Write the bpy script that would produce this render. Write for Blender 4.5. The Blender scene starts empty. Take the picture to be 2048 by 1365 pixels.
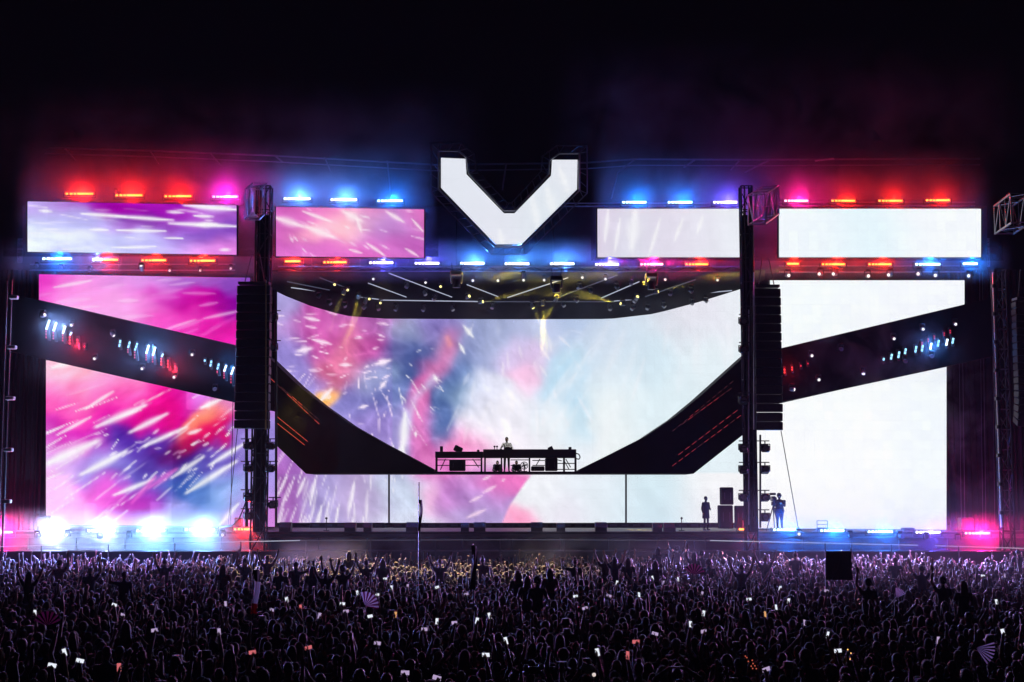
import bpy, bmesh, math, random
import numpy as np
from mathutils import Vector, Matrix, Euler

# ------------------------------------------------------------------ camera, world, exposure
SC = bpy.context.scene
COL = SC.collection
PITCH = math.atan(308 / 3000.0)        # the lens looks slightly up at the stage
CAMZ = 4.7                             # front-of-house riser height
FPX = 3000.0                           # focal length in photo pixels (photo is 2048 wide)
cam_d = bpy.data.cameras.new('camera')
cam = bpy.data.objects.new('camera', cam_d)
COL.objects.link(cam)
cam.location = (0, 0, CAMZ)
cam.rotation_euler = (math.pi / 2 + PITCH, 0, 0)
cam_d.sensor_width = 36.0
cam_d.lens = 36.0 * FPX / 2048.0
cam_d.clip_end = 2000
SC.camera = cam

world = bpy.data.worlds.new('World')
SC.world = world
world.use_nodes = True
wn = world.node_tree.nodes
sky = wn.new('ShaderNodeTexSky')
sky.sky_type = 'NISHITA'
sky.sun_disc = False
sky.sun_elevation = math.radians(-6)
sky.sun_rotation = math.radians(200)
wn['Background'].inputs['Strength'].default_value = 0.02
world.node_tree.links.new(sky.outputs['Color'], wn['Background'].inputs['Color'])

SC.view_settings.view_transform = 'Standard'
SC.view_settings.look = 'None'
SC.view_settings.gamma = 1.0
SC.view_settings.exposure = 0.0
cy = SC.cycles
cy.use_denoising = True
try:
    cy.denoiser = 'OPENIMAGEDENOISE'
    cy.denoising_input_passes = 'RGB_ALBEDO_NORMAL'
except Exception:
    pass
cy.max_bounces = 3
cy.diffuse_bounces = 0
cy.glossy_bounces = 2
cy.transmission_bounces = 2
cy.volume_bounces = 0
cy.use_adaptive_sampling = True
cy.adaptive_threshold = 0.03
cy.adaptive_min_samples = 24
cy.sample_clamp_indirect = 3.0
cy.caustics_reflective = False
cy.caustics_refractive = False
cy.volume_step_rate = 2.0
cy.volume_max_steps = 48

rng = random.Random(11)
nrng = np.random.default_rng(5)
CP, SP = math.cos(PITCH), math.sin(PITCH)

def P(px, py, Y):
    """place, Y metres out from the riser, that was measured at photo point (px, py)"""
    dx = (px - 1024) / FPX
    dy = (682.5 - py) / FPX
    t = Y / (CP - dy * SP)
    return Vector((dx * t, Y, CAMZ + (SP + dy * CP) * t))

def G(px, py, z):
    """the same for a thing known to be at height z"""
    dx = (px - 1024) / FPX
    dy = (682.5 - py) / FPX
    t = (z - CAMZ) / (SP + dy * CP)
    return Vector((dx * t, (CP - dy * SP) * t, z))

# ------------------------------------------------------------------ materials
MATS = {}
def srgb(c):
    return tuple(((v / 255.0) / 12.92 if v / 255.0 <= 0.04045 else ((v / 255.0 + 0.055) / 1.055) ** 2.4) for v in c)

def mat(name, base, rough=0.6, metal=0.0, spec=0.5, noise=0.0, nscale=8.0, bump=0.0):
    if name in MATS:
        return MATS[name]
    m = bpy.data.materials.new(name)
    m.use_nodes = True
    nt = m.node_tree
    b = nt.nodes['Principled BSDF']
    b.inputs['Base Color'].default_value = (*base, 1)
    b.inputs['Roughness'].default_value = rough
    b.inputs['Metallic'].default_value = metal
    b.inputs['Specular IOR Level'].default_value = spec
    if noise > 0 or bump > 0:
        tc = nt.nodes.new('ShaderNodeTexCoord')
        nz = nt.nodes.new('ShaderNodeTexNoise')
        nz.inputs['Scale'].default_value = nscale
        nz.inputs['Detail'].default_value = 5
        nt.links.new(tc.outputs['Object'], nz.inputs['Vector'])
        if noise > 0:
            mr = nt.nodes.new('ShaderNodeMapRange')
            mr.inputs['From Min'].default_value = 0.25
            mr.inputs['From Max'].default_value = 0.75
            mr.inputs['To Min'].default_value = 1 - noise
            mr.inputs['To Max'].default_value = 1 + noise
            nt.links.new(nz.outputs['Fac'], mr.inputs['Value'])
            mx = nt.nodes.new('ShaderNodeMix')
            mx.data_type = 'RGBA'
            mx.blend_type = 'MULTIPLY'
            mx.inputs['Factor'].default_value = 1
            mx.inputs[6].default_value = (*base, 1)
            nt.links.new(mr.outputs['Result'], mx.inputs[7])
            nt.links.new(mx.outputs[2], b.inputs['Base Color'])
        if bump > 0:
            bp = nt.nodes.new('ShaderNodeBump')
            bp.inputs['Strength'].default_value = bump
            bp.inputs['Distance'].default_value = 0.02
            nt.links.new(nz.outputs['Fac'], bp.inputs['Height'])
            nt.links.new(bp.outputs['Normal'], b.inputs['Normal'])
    MATS[name] = m
    return m

def glow(name, color, strength):
    if name in MATS:
        return MATS[name]
    m = bpy.data.materials.new(name)
    m.use_nodes = True
    b = m.node_tree.nodes['Principled BSDF']
    b.inputs['Base Color'].default_value = (0.02, 0.02, 0.02, 1)
    b.inputs['Emission Color'].default_value = (*color, 1)
    b.inputs['Emission Strength'].default_value = strength
    MATS[name] = m
    return m

BLACK = mat('black_cloth', (0.009, 0.009, 0.011), 0.9, spec=.1, noise=0.3, nscale=3)
BLACKM = mat('black_metal', (0.025, 0.025, 0.028), 0.45, 0.3, noise=0.3)
DARKP = mat('dark_panel', (0.02, 0.021, 0.026), 0.55, noise=0.35, nscale=1.2, bump=0.1)
SCENIC = mat('scenic_black', (.010, .010, .012), .8, spec=.15, noise=.3, nscale=1.0)
PIPE = mat('aluminium_pipe', (0.55, 0.56, 0.6), 0.38, 0.85, noise=0.15)
PIPED = mat('dull_pipe', (0.10, 0.10, 0.12), 0.45, 0.7)
FLOOR = mat('stage_ply', (0.22, 0.21, 0.21), 0.5, noise=0.3, nscale=1.5)
WHITEP = mat('white_paint', (0.7, 0.7, 0.72), 0.5)
PLASTIC = mat('black_plastic', (0.02, 0.02, 0.022), 0.4)
SILVER = mat('lamp_body', (0.35, 0.36, 0.4), 0.4, 0.4)
CABLE = mat('cable_rubber', (0.012, 0.012, 0.013), 0.6)

# ------------------------------------------------------------------ mesh helpers
class MB:
    def __init__(self):
        self.v, self.f, self.mi = [], [], []
    def add(self, vs, fs, mi=0):
        n = len(self.v)
        self.v += [tuple(p) for p in vs]
        self.f += [tuple(i + n for i in q) for q in fs]
        self.mi += [mi] * len(fs)
        return self
    def box(self, c, s, rot=None, mi=0, bevel=0.0):
        x, y, z = s[0] / 2, s[1] / 2, s[2] / 2
        if bevel > 0:
            b = min(bevel, x * .9, y * .9, z * .9)
            vs = []
            for sx in (-1, 1):
                for sy in (-1, 1):
                    for sz in (-1, 1):
                        vs += [(sx * (x - b), sy * (y - b), sz * z), (sx * (x - b), sy * y, sz * (z - b)), (sx * x, sy * (y - b), sz * (z - b))]
            bm = bmesh.new()
            for p in vs:
                bm.verts.new(p)
            bmesh.ops.convex_hull(bm, input=bm.verts)
            bmesh.ops.dissolve_limit(bm, angle_limit=0.01, verts=bm.verts, edges=bm.edges)
            bm.verts.index_update()
            vs = [v.co.copy() for v in bm.verts]
            fs = [[v.index for v in f.verts] for f in bm.faces]
            bm.free()
        else:
            vs = [(-x, -y, -z), (x, -y, -z), (x, y, -z), (-x, y, -z), (-x, -y, z), (x, -y, z), (x, y, z), (-x, y, z)]
            fs = [(0, 3, 2, 1), (4, 5, 6, 7), (0, 1, 5, 4), (1, 2, 6, 5), (2, 3, 7, 6), (3, 0, 4, 7)]
        c = Vector(c)
        if rot is not None:
            M = rot if isinstance(rot, Matrix) else Euler(rot).to_matrix()
            vs = [M @ Vector(p) + c for p in vs]
        else:
            vs = [Vector(p) + c for p in vs]
        return self.add(vs, fs, mi)
    def tube(self, p0, p1, r0, r1=None, n=8, mi=0):
        r1 = r0 if r1 is None else r1
        p0, p1 = Vector(p0), Vector(p1)
        d = (p1 - p0)
        if d.length < 1e-6:
            return self
        d.normalize()
        a = d.orthogonal().normalized()
        b = d.cross(a)
        vs, fs = [], []
        for p, r in ((p0, r0), (p1, r1)):
            for i in range(n):
                t = 2 * math.pi * i / n
                vs.append(p + (a * math.cos(t) + b * math.sin(t)) * r)
        for i in range(n):
            j = (i + 1) % n
            fs.append((i, j, n + j, n + i))
        fs.append(tuple(range(n - 1, -1, -1)))
        fs.append(tuple(range(n, 2 * n)))
        return self.add(vs, fs, mi)
    def path(self, pts, r, n=6, mi=0):
        for a, b in zip(pts[:-1], pts[1:]):
            self.tube(a, b, r, n=n, mi=mi)
        return self
    def prism(self, front, back, mi=0):
        """closed solid between two outlines with the same number of points"""
        n = len(front)
        vs = list(front) + list(back)
        fs = [tuple(range(n)), tuple(range(2 * n - 1, n - 1, -1))]
        for i in range(n):
            j = (i + 1) % n
            fs.append((j, i, n + i, n + j))
        return self.add(vs, fs, mi)
    def ball(self, c, r, nu=10, nv=7, mi=0, rot=None):
        c = Vector(c)
        if not hasattr(r, '__len__'):
            r = (r, r, r)
        vs, fs = [], []
        vs.append(Vector((0, 0, r[2])))
        for j in range(1, nv):
            ph = math.pi * j / nv
            for i in range(nu):
                th = 2 * math.pi * i / nu
                vs.append(Vector((r[0] * math.sin(ph) * math.cos(th), r[1] * math.sin(ph) * math.sin(th), r[2] * math.cos(ph))))
        vs.append(Vector((0, 0, -r[2])))
        for i in range(nu):
            fs.append((0, 1 + i, 1 + (i + 1) % nu))
        for j in range(nv - 2):
            for i in range(nu):
                a = 1 + j * nu + i
                b = 1 + j * nu + (i + 1) % nu
                fs.append((a, a + nu, b + nu, b))
        l = len(vs) - 1
        for i in range(nu):
            fs.append((l, l - nu + (i + 1) % nu, l - nu + i))
        if rot is not None:
            M = rot if isinstance(rot, Matrix) else Euler(rot).to_matrix()
            vs = [M @ p for p in vs]
        return self.add([p + c for p in vs], fs, mi)
    def loft(self, rings, mi=0):
        """closed loft through rings of equal length"""
        n = len(rings[0])
        vs = [p for r in rings for p in r]
        fs = []
        for k in range(len(rings) - 1):
            for i in range(n):
                j = (i + 1) % n
                fs.append((k * n + i, k * n + j, (k + 1) * n + j, (k + 1) * n + i))
        fs.append(tuple(range(n - 1, -1, -1)))
        m = (len(rings) - 1) * n
        fs.append(tuple(range(m, m + n)))
        return self.add(vs, fs, mi)
    def mesh(self, name, mats):
        me = bpy.data.meshes.new(name)
        me.from_pydata(self.v, [], self.f)
        for m in (mats if isinstance(mats, (list, tuple)) else [mats]):
            me.materials.append(m)
        if any(self.mi):
            me.polygons.foreach_set('material_index', self.mi)
        me.update()
        return me
    def build(self, name, mats, parent=None, smooth=False):
        me = self.mesh(name, mats)
        if smooth:
            me.polygons.foreach_set('use_smooth', [True] * len(me.polygons))
        return link(name, me, parent)

def link(name, data, parent=None):
    o = bpy.data.objects.new(name, data)
    COL.objects.link(o)
    if parent is not None:
        o.parent = parent
        o.matrix_parent_inverse = Matrix.Translation(parent.location).inverted() if parent.type == 'EMPTY' and parent.parent is None and not any(parent.rotation_euler) else Matrix()
    return o

def tag(o, label=None, cat=None, group=None, kind=None):
    if label: o['label'] = label
    if cat: o['category'] = cat
    if group: o['group'] = group
    if kind: o['kind'] = kind
    return o

def thing(name, loc, label, cat, group=None):
    o = bpy.data.objects.new(name, None)
    COL.objects.link(o)
    o.location = loc
    o.empty_display_size = 0.2
    return tag(o, label, cat, group)

def lamp(name, kind, loc, color, power, parent=None, radius=0.1, aim=None, cone=None, blend=0.3):
    d = bpy.data.lights.new(name, kind)
    d.color = color
    d.energy = power
    d.shadow_soft_size = radius
    if kind == 'SPOT':
        d.spot_size = math.radians(cone)
        d.spot_blend = blend
    o = bpy.data.objects.new(name, d)
    COL.objects.link(o)
    o.location = loc
    if aim is not None:
        o.rotation_euler = (Vector(aim) - Vector(loc)).to_track_quat('-Z', 'Y').to_euler()
    if parent is not None:
        o.parent = parent
        o.matrix_parent_inverse = Matrix.Translation(parent.location).inverted()
    return o

ORD = ['first', 'second', 'third', 'fourth', 'fifth', 'sixth', 'seventh', 'eighth', 'ninth', 'tenth', 'eleventh', 'twelfth']

# ------------------------------------------------------------------ LED screen pictures (flat video content shown by the screens)
def lin(a):
    a = np.clip(a, 0, 1)
    return np.where(a <= 0.04045, a / 12.92, ((a + 0.055) / 1.055) ** 2.4)

def vnoise(x, y, s, seed):
    r = np.random.default_rng(seed)
    g = r.random((64, 64))
    u, v = x / s + 7.3, y / s + 3.1
    i, j = np.floor(u).astype(int), np.floor(v).astype(int)
    fu, fv = u - i, v - j
    fu, fv = fu * fu * (3 - 2 * fu), fv * fv * (3 - 2 * fv)
    a = g[i % 64, j % 64]; b = g[(i + 1) % 64, j % 64]; c = g[i % 64, (j + 1) % 64]; d = g[(i + 1) % 64, (j + 1) % 64]
    return (a * (1 - fu) + b * fu) * (1 - fv) + (c * (1 - fu) + d * fu) * fv

def field(x, y, blobs, warp=25, seed=1):
    wx = x + warp * (vnoise(x, y, 60, seed) - .5) * 2 + warp * .5 * (vnoise(x, y, 22, seed + 1) - .5) * 2
    wy = y + warp * (vnoise(x, y, 60, seed + 2) - .5) * 2 + warp * .5 * (vnoise(x, y, 22, seed + 3) - .5) * 2
    num = np.zeros(x.shape + (3,)); den = np.zeros(x.shape) + 1e-9
    for b in blobs:
        bx, by, rx, ry = b[:4]
        ang = math.radians(b[7]) if len(b) > 7 else 0
        w0 = b[8] if len(b) > 8 else 1.0
        dx, dy = wx - bx, wy - by
        u = dx * math.cos(ang) + dy * math.sin(ang)
        v = -dx * math.sin(ang) + dy * math.cos(ang)
        w = w0 * np.exp(-.5 * ((u / (rx * .8)) ** 2 + (v / (ry * .8)) ** 2)) + 1e-7 * np.exp(-.5 * ((u / (rx * 3)) ** 2 + (v / (ry * 3)) ** 2))
        num += w[..., None] * np.array(b[4:7]) / 255.0
        den += w
    # fall back to the nearest colours where no blob reaches
    return num / den[..., None]

def streak(img, x, y, x0, y0, x1, y1, wdt, col=(255, 255, 255), a=0.9):
    """a soft tapered light trail"""
    dx, dy = x1 - x0, y1 - y0
    L = math.hypot(dx, dy) + 1e-6
    u = ((x - x0) * dx + (y - y0) * dy) / (L * L)
    v = ((x - x0) * -dy + (y - y0) * dx) / L
    t = np.clip(u, 0, 1)
    w = wdt * (0.35 + 0.65 * np.sin(np.pi * np.clip(t, 0.05, .95)))
    over = np.maximum(np.maximum(-u, u - 1), 0) * L
    m = a * np.exp(-.5 * (v / w) ** 2) * np.exp(-.5 * (over / wdt) ** 2)
    img += m[..., None] * (np.array(col) / 255.0 - img)

def trails(img, x, y, n, box, centre, seed, wr=(1, 3), lr=(.06, .2), a=(.3, .95), jit=.12, col=(255, 250, 255)):
    r = random.Random(seed)
    for _ in range(n):
        px, py = r.uniform(box[0], box[2]), r.uniform(box[1], box[3])
        dx, dy = px - centre[0], py - centre[1]
        d = math.hypot(dx, dy)
        th = math.atan2(dy, dx) + r.gauss(0, jit)
        L = d * r.uniform(*lr) + 4
        streak(img, x, y, px, py, px + math.cos(th) * L, py + math.sin(th) * L, r.uniform(*wr), col, r.uniform(*a))

def ribbon(img, x, y, pts, w, col, a=.8):
    """a soft flowing band of colour along a bent line"""
    d = np.full(x.shape, 1e9)
    wx = x + 6 * (vnoise(x, y, 30, 77) - .5); wy = y + 6 * (vnoise(x, y, 30, 78) - .5)
    for (x0, y0), (x1, y1) in zip(pts[:-1], pts[1:]):
        dx, dy = x1 - x0, y1 - y0
        t = np.clip(((wx - x0) * dx + (wy - y0) * dy) / (dx * dx + dy * dy), 0, 1)
        d = np.minimum(d, np.hypot(wx - x0 - t * dx, wy - y0 - t * dy))
    m = a / (1 + np.exp((d - w) / (w * .42)))
    img += m[..., None] * (np.array(col) / 255.0 - img)

def mottle(img, x, y, amp, seed, ang=0.0, stretch=1.0):
    u = (x * math.cos(ang) + y * math.sin(ang)) / stretch
    v = -x * math.sin(ang) + y * math.cos(ang)
    n = vnoise(u, v, 26, seed) * .5 + vnoise(u, v, 11, seed + 1) * .3 + vnoise(u, v, 5, seed + 2) * .2 - .5
    img += (amp * n)[..., None]

def art_banner_purple(x, y):
    img = field(x, y, [(80, 480, 70, 40, 212, 220, 245), (180, 490, 80, 30, 205, 210, 240), (300, 490, 70, 25, 185, 180, 228), (430, 500, 60, 20, 225, 150, 220),
        (90, 415, 60, 20, 185, 165, 222), (220, 413, 70, 12, 165, 40, 165), (330, 420, 60, 14, 150, 40, 165), (440, 412, 40, 14, 205, 170, 228), (440, 440, 60, 14, 170, 110, 195),
        (300, 452, 60, 12, 140, 70, 165), (420, 470, 60, 18, 135, 95, 185), (150, 445, 60, 20, 180, 175, 225)], 10, 3)
    img = .62 + (img - .62) * 1.35
    mottle(img, x, y, .26, 41, .08, 4)
    for s in ((165, 428, 250, 434, 3), (235, 433, 345, 441, 3), (335, 424, 365, 425, 2.5), (340, 447, 473, 453, 3.5), (180, 459, 215, 460, 2), (235, 461, 330, 463, 2.5),
              (370, 411, 473, 420, 4), (80, 422, 102, 423, 2.5), (225, 496, 310, 494, 2), (395, 450, 430, 449, 4), (390, 432, 425, 434, 2.5), (440, 500, 460, 500, 2), (330, 476, 365, 477, 1.5)):
        streak(img, x, y, *s, a=.92)
    trails(img, x, y, 22, (60, 405, 470, 505), (1100, 520), 8, (1, 2), (.02, .07), (.2, .6), .05)
    return img

def art_banner_pink(x, y):
    img = field(x, y, [(570, 440, 60, 40, 208, 110, 190), (640, 465, 40, 18, 255, 190, 205), (695, 445, 40, 25, 255, 205, 205), (670, 425, 60, 15, 232, 130, 200), (760, 450, 45, 35, 190, 140, 205),
        (830, 430, 30, 30, 215, 120, 190), (600, 505, 60, 20, 222, 130, 205), (720, 500, 60, 20, 220, 115, 195), (820, 495, 40, 20, 195, 110, 190), (560, 495, 30, 15, 190, 90, 175)], 12, 13)
    img = .62 + (img - .62) * 1.15
    mottle(img, x, y, .18, 51, .4, 3)
    for s in ((552, 436, 602, 452, 6), (608, 424, 660, 443, 3), (615, 455, 665, 474, 6), (690, 425, 718, 440, 7), (715, 442, 722, 462, 3), (775, 425, 805, 443, 3.5), (825, 440, 845, 462, 2),
              (700, 500, 722, 506, 2), (735, 488, 765, 508, 2.5), (812, 498, 835, 512, 2)):
        streak(img, x, y, *s, a=.85, col=(255, 240, 245))
    trails(img, x, y, 26, (555, 417, 846, 512), (480, 370), 9, (1, 2), (.03, .1), (.2, .7), .1)
    return img

def art_banner_pale(x, y):
    img = field(x, y, [(1210, 460, 30, 60, 222, 212, 232), (1260, 480, 40, 50, 222, 222, 236), (1320, 460, 40, 60, 226, 220, 236), (1400, 460, 50, 60, 232, 230, 242), (1470, 460, 40, 60, 236, 240, 247)], 8, 23)
    for s in ((1216, 425, 1210, 480, 4), (1270, 430, 1264, 490, 10), (1320, 440, 1298, 512, 3), (1365, 440, 1350, 480, 3), (1405, 435, 1395, 465, 3), (1240, 440, 1230, 500, 3)):
        streak(img, x, y, *s, a=.6)
    mottle(img, x, y, .03, 61, 1.3, 4)
    return img

def art_plain(x, y):
    img = field(x, y, [(1600, 460, 90, 60, 236, 242, 248), (1720, 470, 60, 50, 222, 240, 247), (1900, 450, 90, 60, 240, 244, 249), (1640, 700, 90, 120, 240, 246, 250), (1800, 640, 90, 60, 240, 243, 249),
        (1650, 900, 120, 120, 246, 247, 250), (1850, 900, 60, 150, 238, 244, 250), (1560, 1000, 80, 90, 248, 248, 250)], 15, 33)
    mottle(img, x, y, .02, 71, .3, 2)
    return img * 1.03

def art_v(x, y):
    img = field(x, y, [(900, 360, 60, 60, 228, 232, 242), (1000, 460, 60, 60, 230, 232, 243), (1080, 420, 50, 50, 224, 232, 240), (1140, 350, 40, 50, 230, 233, 242)], 8, 43)
    for s in ((1065, 400, 1075, 450, 6), (1095, 380, 1108, 430, 7), (1120, 340, 1135, 380, 5), (1000, 465, 1005, 488, 5)):
        streak(img, x, y, *s, a=.5)
    mottle(img, x, y, .02, 72)
    return img

def art_wing_upper(x, y):
    img = field(x, y, [(85, 560, 35, 40, 225, 60, 190), (160, 575, 60, 30, 238, 150, 220), (260, 570, 70, 20, 215, 150, 222), (400, 560, 60, 16, 170, 110, 200), (470, 560, 30, 20, 140, 90, 190),
        (250, 620, 60, 30, 240, 175, 230), (330, 595, 50, 16, 205, 60, 180), (400, 610, 50, 24, 190, 20, 155), (460, 610, 30, 24, 130, 30, 160), (360, 640, 60, 22, 238, 90, 195), (440, 660, 50, 24, 225, 40, 170), (180, 605, 60, 22, 240, 160, 222)], 14, 53)
    img = .62 + (img - .62) * 1.2
    mottle(img, x, y, .16, 81, -.25, 4)
    trails(img, x, y, 24, (85, 552, 478, 680), (900, 480), 12, (1.5, 4), (.04, .12), (.15, .5), .1, (255, 225, 250))
    for s in ((110, 575, 180, 562, 3), (410, 637, 480, 622, 2.5), (330, 660, 390, 640, 2)):
        streak(img, x, y, *s, a=.6)
    return img

def art_wing_lower(x, y):
    img = field(x, y, [(120, 735, 50, 30, 252, 190, 205), (180, 770, 60, 30, 248, 165, 205), (130, 800, 50, 30, 246, 110, 190), (240, 790, 50, 24, 240, 90, 180), (330, 805, 45, 24, 225, 20, 140), (260, 830, 50, 20, 215, 40, 160),
        (400, 800, 40, 22, 190, 120, 210), (450, 815, 40, 20, 210, 130, 210), (415, 845, 42, 17, 255, 170, 130, -32, 2.0), (395, 880, 45, 18, 225, 15, 110, -30, 1.4), (355, 910, 30, 22, 85, 15, 95), (270, 885, 50, 24, 95, 60, 165),
        (330, 930, 50, 30, 105, 85, 175), (150, 880, 40, 30, 205, 50, 175), (120, 915, 40, 34, 228, 190, 240), (190, 920, 50, 24, 175, 165, 230), (250, 950, 50, 24, 120, 110, 195), (370, 970, 50, 30, 85, 125, 192), (430, 930, 40, 30, 130, 110, 195),
        (450, 990, 40, 30, 150, 180, 226), (520, 960, 40, 60, 165, 150, 215), (280, 1000, 40, 26, 195, 60, 190), (210, 985, 40, 26, 238, 110, 215), (110, 985, 40, 40, 240, 190, 236), (130, 1040, 60, 24, 246, 190, 240), (260, 1040, 70, 24, 228, 140, 228), (390, 1035, 60, 24, 160, 170, 225), (520, 1030, 40, 30, 215, 140, 215)], 16, 63)
    img = .66 + (img - .66) * 1.25
    mottle(img, x, y, .22, 91, -.5, 3)
    trails(img, x, y, 60, (100, 740, 550, 1040), (800, 560), 14, (.6, 1.4), (.03, .14), (.3, .95), .07)
    trails(img, x, y, 45, (200, 850, 480, 960), (800, 560), 15, (.8, 1.7), (.005, .03), (.5, 1.0), .2)
    for s in ((195, 853, 288, 812, 6), (262, 864, 332, 829, 5), (100, 925, 190, 885, 11), (165, 948, 250, 905, 6), (108, 735, 150, 722, 5), (290, 892, 372, 855, 4), (345, 955, 405, 915, 4), (230, 990, 305, 960, 4), (375, 985, 470, 925, 5), (420, 930, 485, 890, 4),
              (172, 818, 225, 784, 2.5), (115, 870, 180, 835, 2.5), (405, 815, 440, 800, 4), (440, 1050, 475, 1010, 4), (380, 868, 400, 860, 3)):
        streak(img, x, y, *s, a=.9)
    for s in ((300, 975, 350, 940, 5), (265, 1005, 310, 955, 4)):
        streak(img, x, y, *s, col=(250, 110, 215), a=.7)
    # a few mis-calibrated cabinets
    for (a0, b0, a1, b1, k) in ((168, 1008, 194, 1050, .06), (300, 1005, 344, 1050, .07), (344, 880, 420, 1008, -.05), (372, 780, 420, 820, .08)):
        img[(x > a0) & (x < a1) & (y > b0) & (y < b1)] += k
    return img

def art_centre(x, y):
    B = [(570, 620, 26, 40, 168, 168, 215), (620, 650, 40, 24, 194, 88, 168), (690, 650, 50, 22, 204, 122, 190), (750, 650, 40, 18, 190, 124, 192), (640, 690, 30, 24, 205, 90, 165), (700, 715, 28, 30, 216, 138, 172), (670, 745, 26, 22, 222, 130, 165),
        (590, 730, 40, 40, 150, 145, 208), (750, 700, 34, 22, 205, 105, 180), (735, 750, 30, 22, 175, 185, 220), (650, 795, 13, 9, 255, 190, 90, -50, 3.0), (700, 800, 34, 24, 135, 140, 200), (770, 780, 34, 28, 115, 130, 188), (740, 850, 50, 34, 160, 150, 212), (800, 880, 30, 40, 170, 160, 218),
        (815, 660, 26, 16, 190, 205, 232), (820, 705, 26, 26, 98, 114, 172), (800, 740, 24, 20, 95, 115, 175), (860, 650, 34, 22, 150, 135, 200), (880, 735, 20, 20, 212, 132, 184, -40, 1.0), (898, 690, 14, 20, 226, 142, 184, 20, 1.0), (838, 800, 14, 44, 228, 110, 180, 8, 1.6), (836, 870, 16, 44, 225, 110, 190, 0, 1.3),
        (905, 770, 26, 34, 95, 125, 182), (870, 830, 18, 34, 105, 130, 188), (920, 790, 24, 18, 165, 195, 222), (930, 690, 34, 30, 155, 165, 212), (990, 680, 46, 34, 180, 190, 226), (960, 800, 40, 30, 220, 222, 242), (1010, 830, 50, 40, 240, 238, 248), (1050, 760, 22, 20, 246, 195, 228, 0, 1.0), (1040, 710, 30, 24, 222, 195, 232),
        (920, 900, 40, 24, 252, 150, 208), (1020, 890, 60, 30, 243, 236, 246), (870, 930, 20, 20, 235, 130, 205), (1100, 660, 34, 26, 200, 208, 238), (1150, 650, 40, 26, 185, 205, 238), (1140, 770, 40, 50, 190, 222, 242), (1110, 860, 40, 34, 236, 243, 248), (1150, 850, 16, 26, 195, 226, 243), (1230, 690, 50, 50, 214, 226, 243),
        (1290, 720, 60, 60, 214, 235, 246), (1230, 800, 40, 50, 240, 246, 248), (1400, 640, 70, 40, 236, 234, 245), (1420, 720, 60, 60, 230, 242, 248), (1330, 800, 60, 40, 226, 241, 247), (1480, 640, 30, 60, 236, 242, 248),
        (580, 1000, 30, 60, 172, 110, 188), (600, 920, 30, 30, 165, 120, 195), (640, 1000, 34, 60, 172, 160, 214), (720, 1000, 40, 50, 192, 172, 216), (800, 990, 40, 50, 205, 216, 236), (800, 1040, 60, 20, 220, 224, 242), (860, 1000, 18, 30, 246, 190, 226), (890, 980, 20, 40, 196, 130, 200), (960, 990, 44, 40, 188, 140, 206), (1000, 960, 40, 16, 245, 120, 195),
        (970, 1030, 34, 24, 178, 165, 212)]
    img = field(x, y, B, 12, 73)
    rg = 1 - np.abs(2 * vnoise(x + 30 * vnoise(x, y, 40, 61), y + 30 * vnoise(x, y, 40, 62), 34, 63) - 1)
    band = np.clip((x - 560) / 60, 0, 1) * np.clip((980 - x) / 120, 0, 1) * (y < 948)
    img += (band * (.09 * (rg ** 4) - .05))[..., None]
    ribbon(img, x, y, [(790, 690), (830, 712), (815, 750), (780, 775)], 20, (88, 104, 162), .4)
    ribbon(img, x, y, [(925, 735), (900, 765), (872, 800), (866, 850)], 18, (105, 128, 180), .4)
    ribbon(img, x, y, [(850, 640), (905, 660)], 16, (140, 130, 198), .5)
    ribbon(img, x, y, [(900, 672), (896, 705), (872, 740), (846, 780), (835, 825), (838, 875), (852, 935)], 13, (222, 128, 186), .5)
    ribbon(img, x, y, [(893, 678), (897, 690)], 5, (252, 170, 165), .6)
    ribbon(img, x, y, [(868, 755), (828, 800), (816, 850), (812, 930)], 6, (200, 212, 238), .5)
    ribbon(img, x, y, [(735, 775), (770, 740), (785, 742)], 16, (178, 196, 226), .6)
    ribbon(img, x, y, [(640, 735), (690, 720), (700, 660)], 14, (228, 128, 158), .5)
    # lower right part of the picture: a hard edge between pink and white
    R = field(x, y, [(1180, 1000, 70, 60, 232, 240, 248), (1080, 990, 40, 40, 243, 244, 250), (1300, 1000, 60, 60, 214, 236, 245), (1440, 1000, 60, 60, 247, 247, 250), (1036, 1038, 22, 16, 255, 165, 204, 0, 3), (1130, 1030, 30, 30, 236, 228, 242)], 5, 83)
    e = np.interp(y, [940, 950, 985, 1010, 1050], [1075, 1063, 1036, 1020, 1002]) + 3 * (vnoise(x, y, 30, 5) - .5)
    m = np.clip((x - e) / 5 + .5, 0, 1) * np.clip((y - 944) / 4, 0, 1)
    img = img * (1 - m[..., None]) + R * m[..., None]
    hi = np.clip((x - 960) / 200, 0, 1)
    n0 = img.copy()
    mottle(img, x, y, .22, 101, .9, 2.2)
    img = .70 + (img - .70) * 1.08
    img = n0 * hi[..., None] + img * (1 - hi[..., None])
    mottle(img, x, y, .05, 111, 1.0, 4)
    c = (745, 560)
    trails(img, x, y, 60, (560, 740, 830, 930), (720, 600), 21, (.7, 1.4), (.08, .28), (.25, .85), .12)
    trails(img, x, y, 40, (560, 600, 785, 760), (900, 705), 22, (.9, 2.0), (.03, .09), (.4, .95), .25)
    trails(img, x, y, 40, (640, 690, 880, 880), (760, 700), 26, (.7, 1.4), (.02, .10), (.3, .8), .5)
    trails(img, x, y, 40, (556, 950, 740, 1040), (760, 520), 23, (1.2, 3), (.06, .14), (.35, .9), .06)
    trails(img, x, y, 26, (900, 640, 1160, 860), (1010, 560), 24, (1.5, 4), (.06, .2), (.15, .5), .15)
    trails(img, x, y, 22, (1120, 640, 1460, 800), (1420, 380), 25, (3, 9), (.12, .3), (.08, .28), .12)
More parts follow.
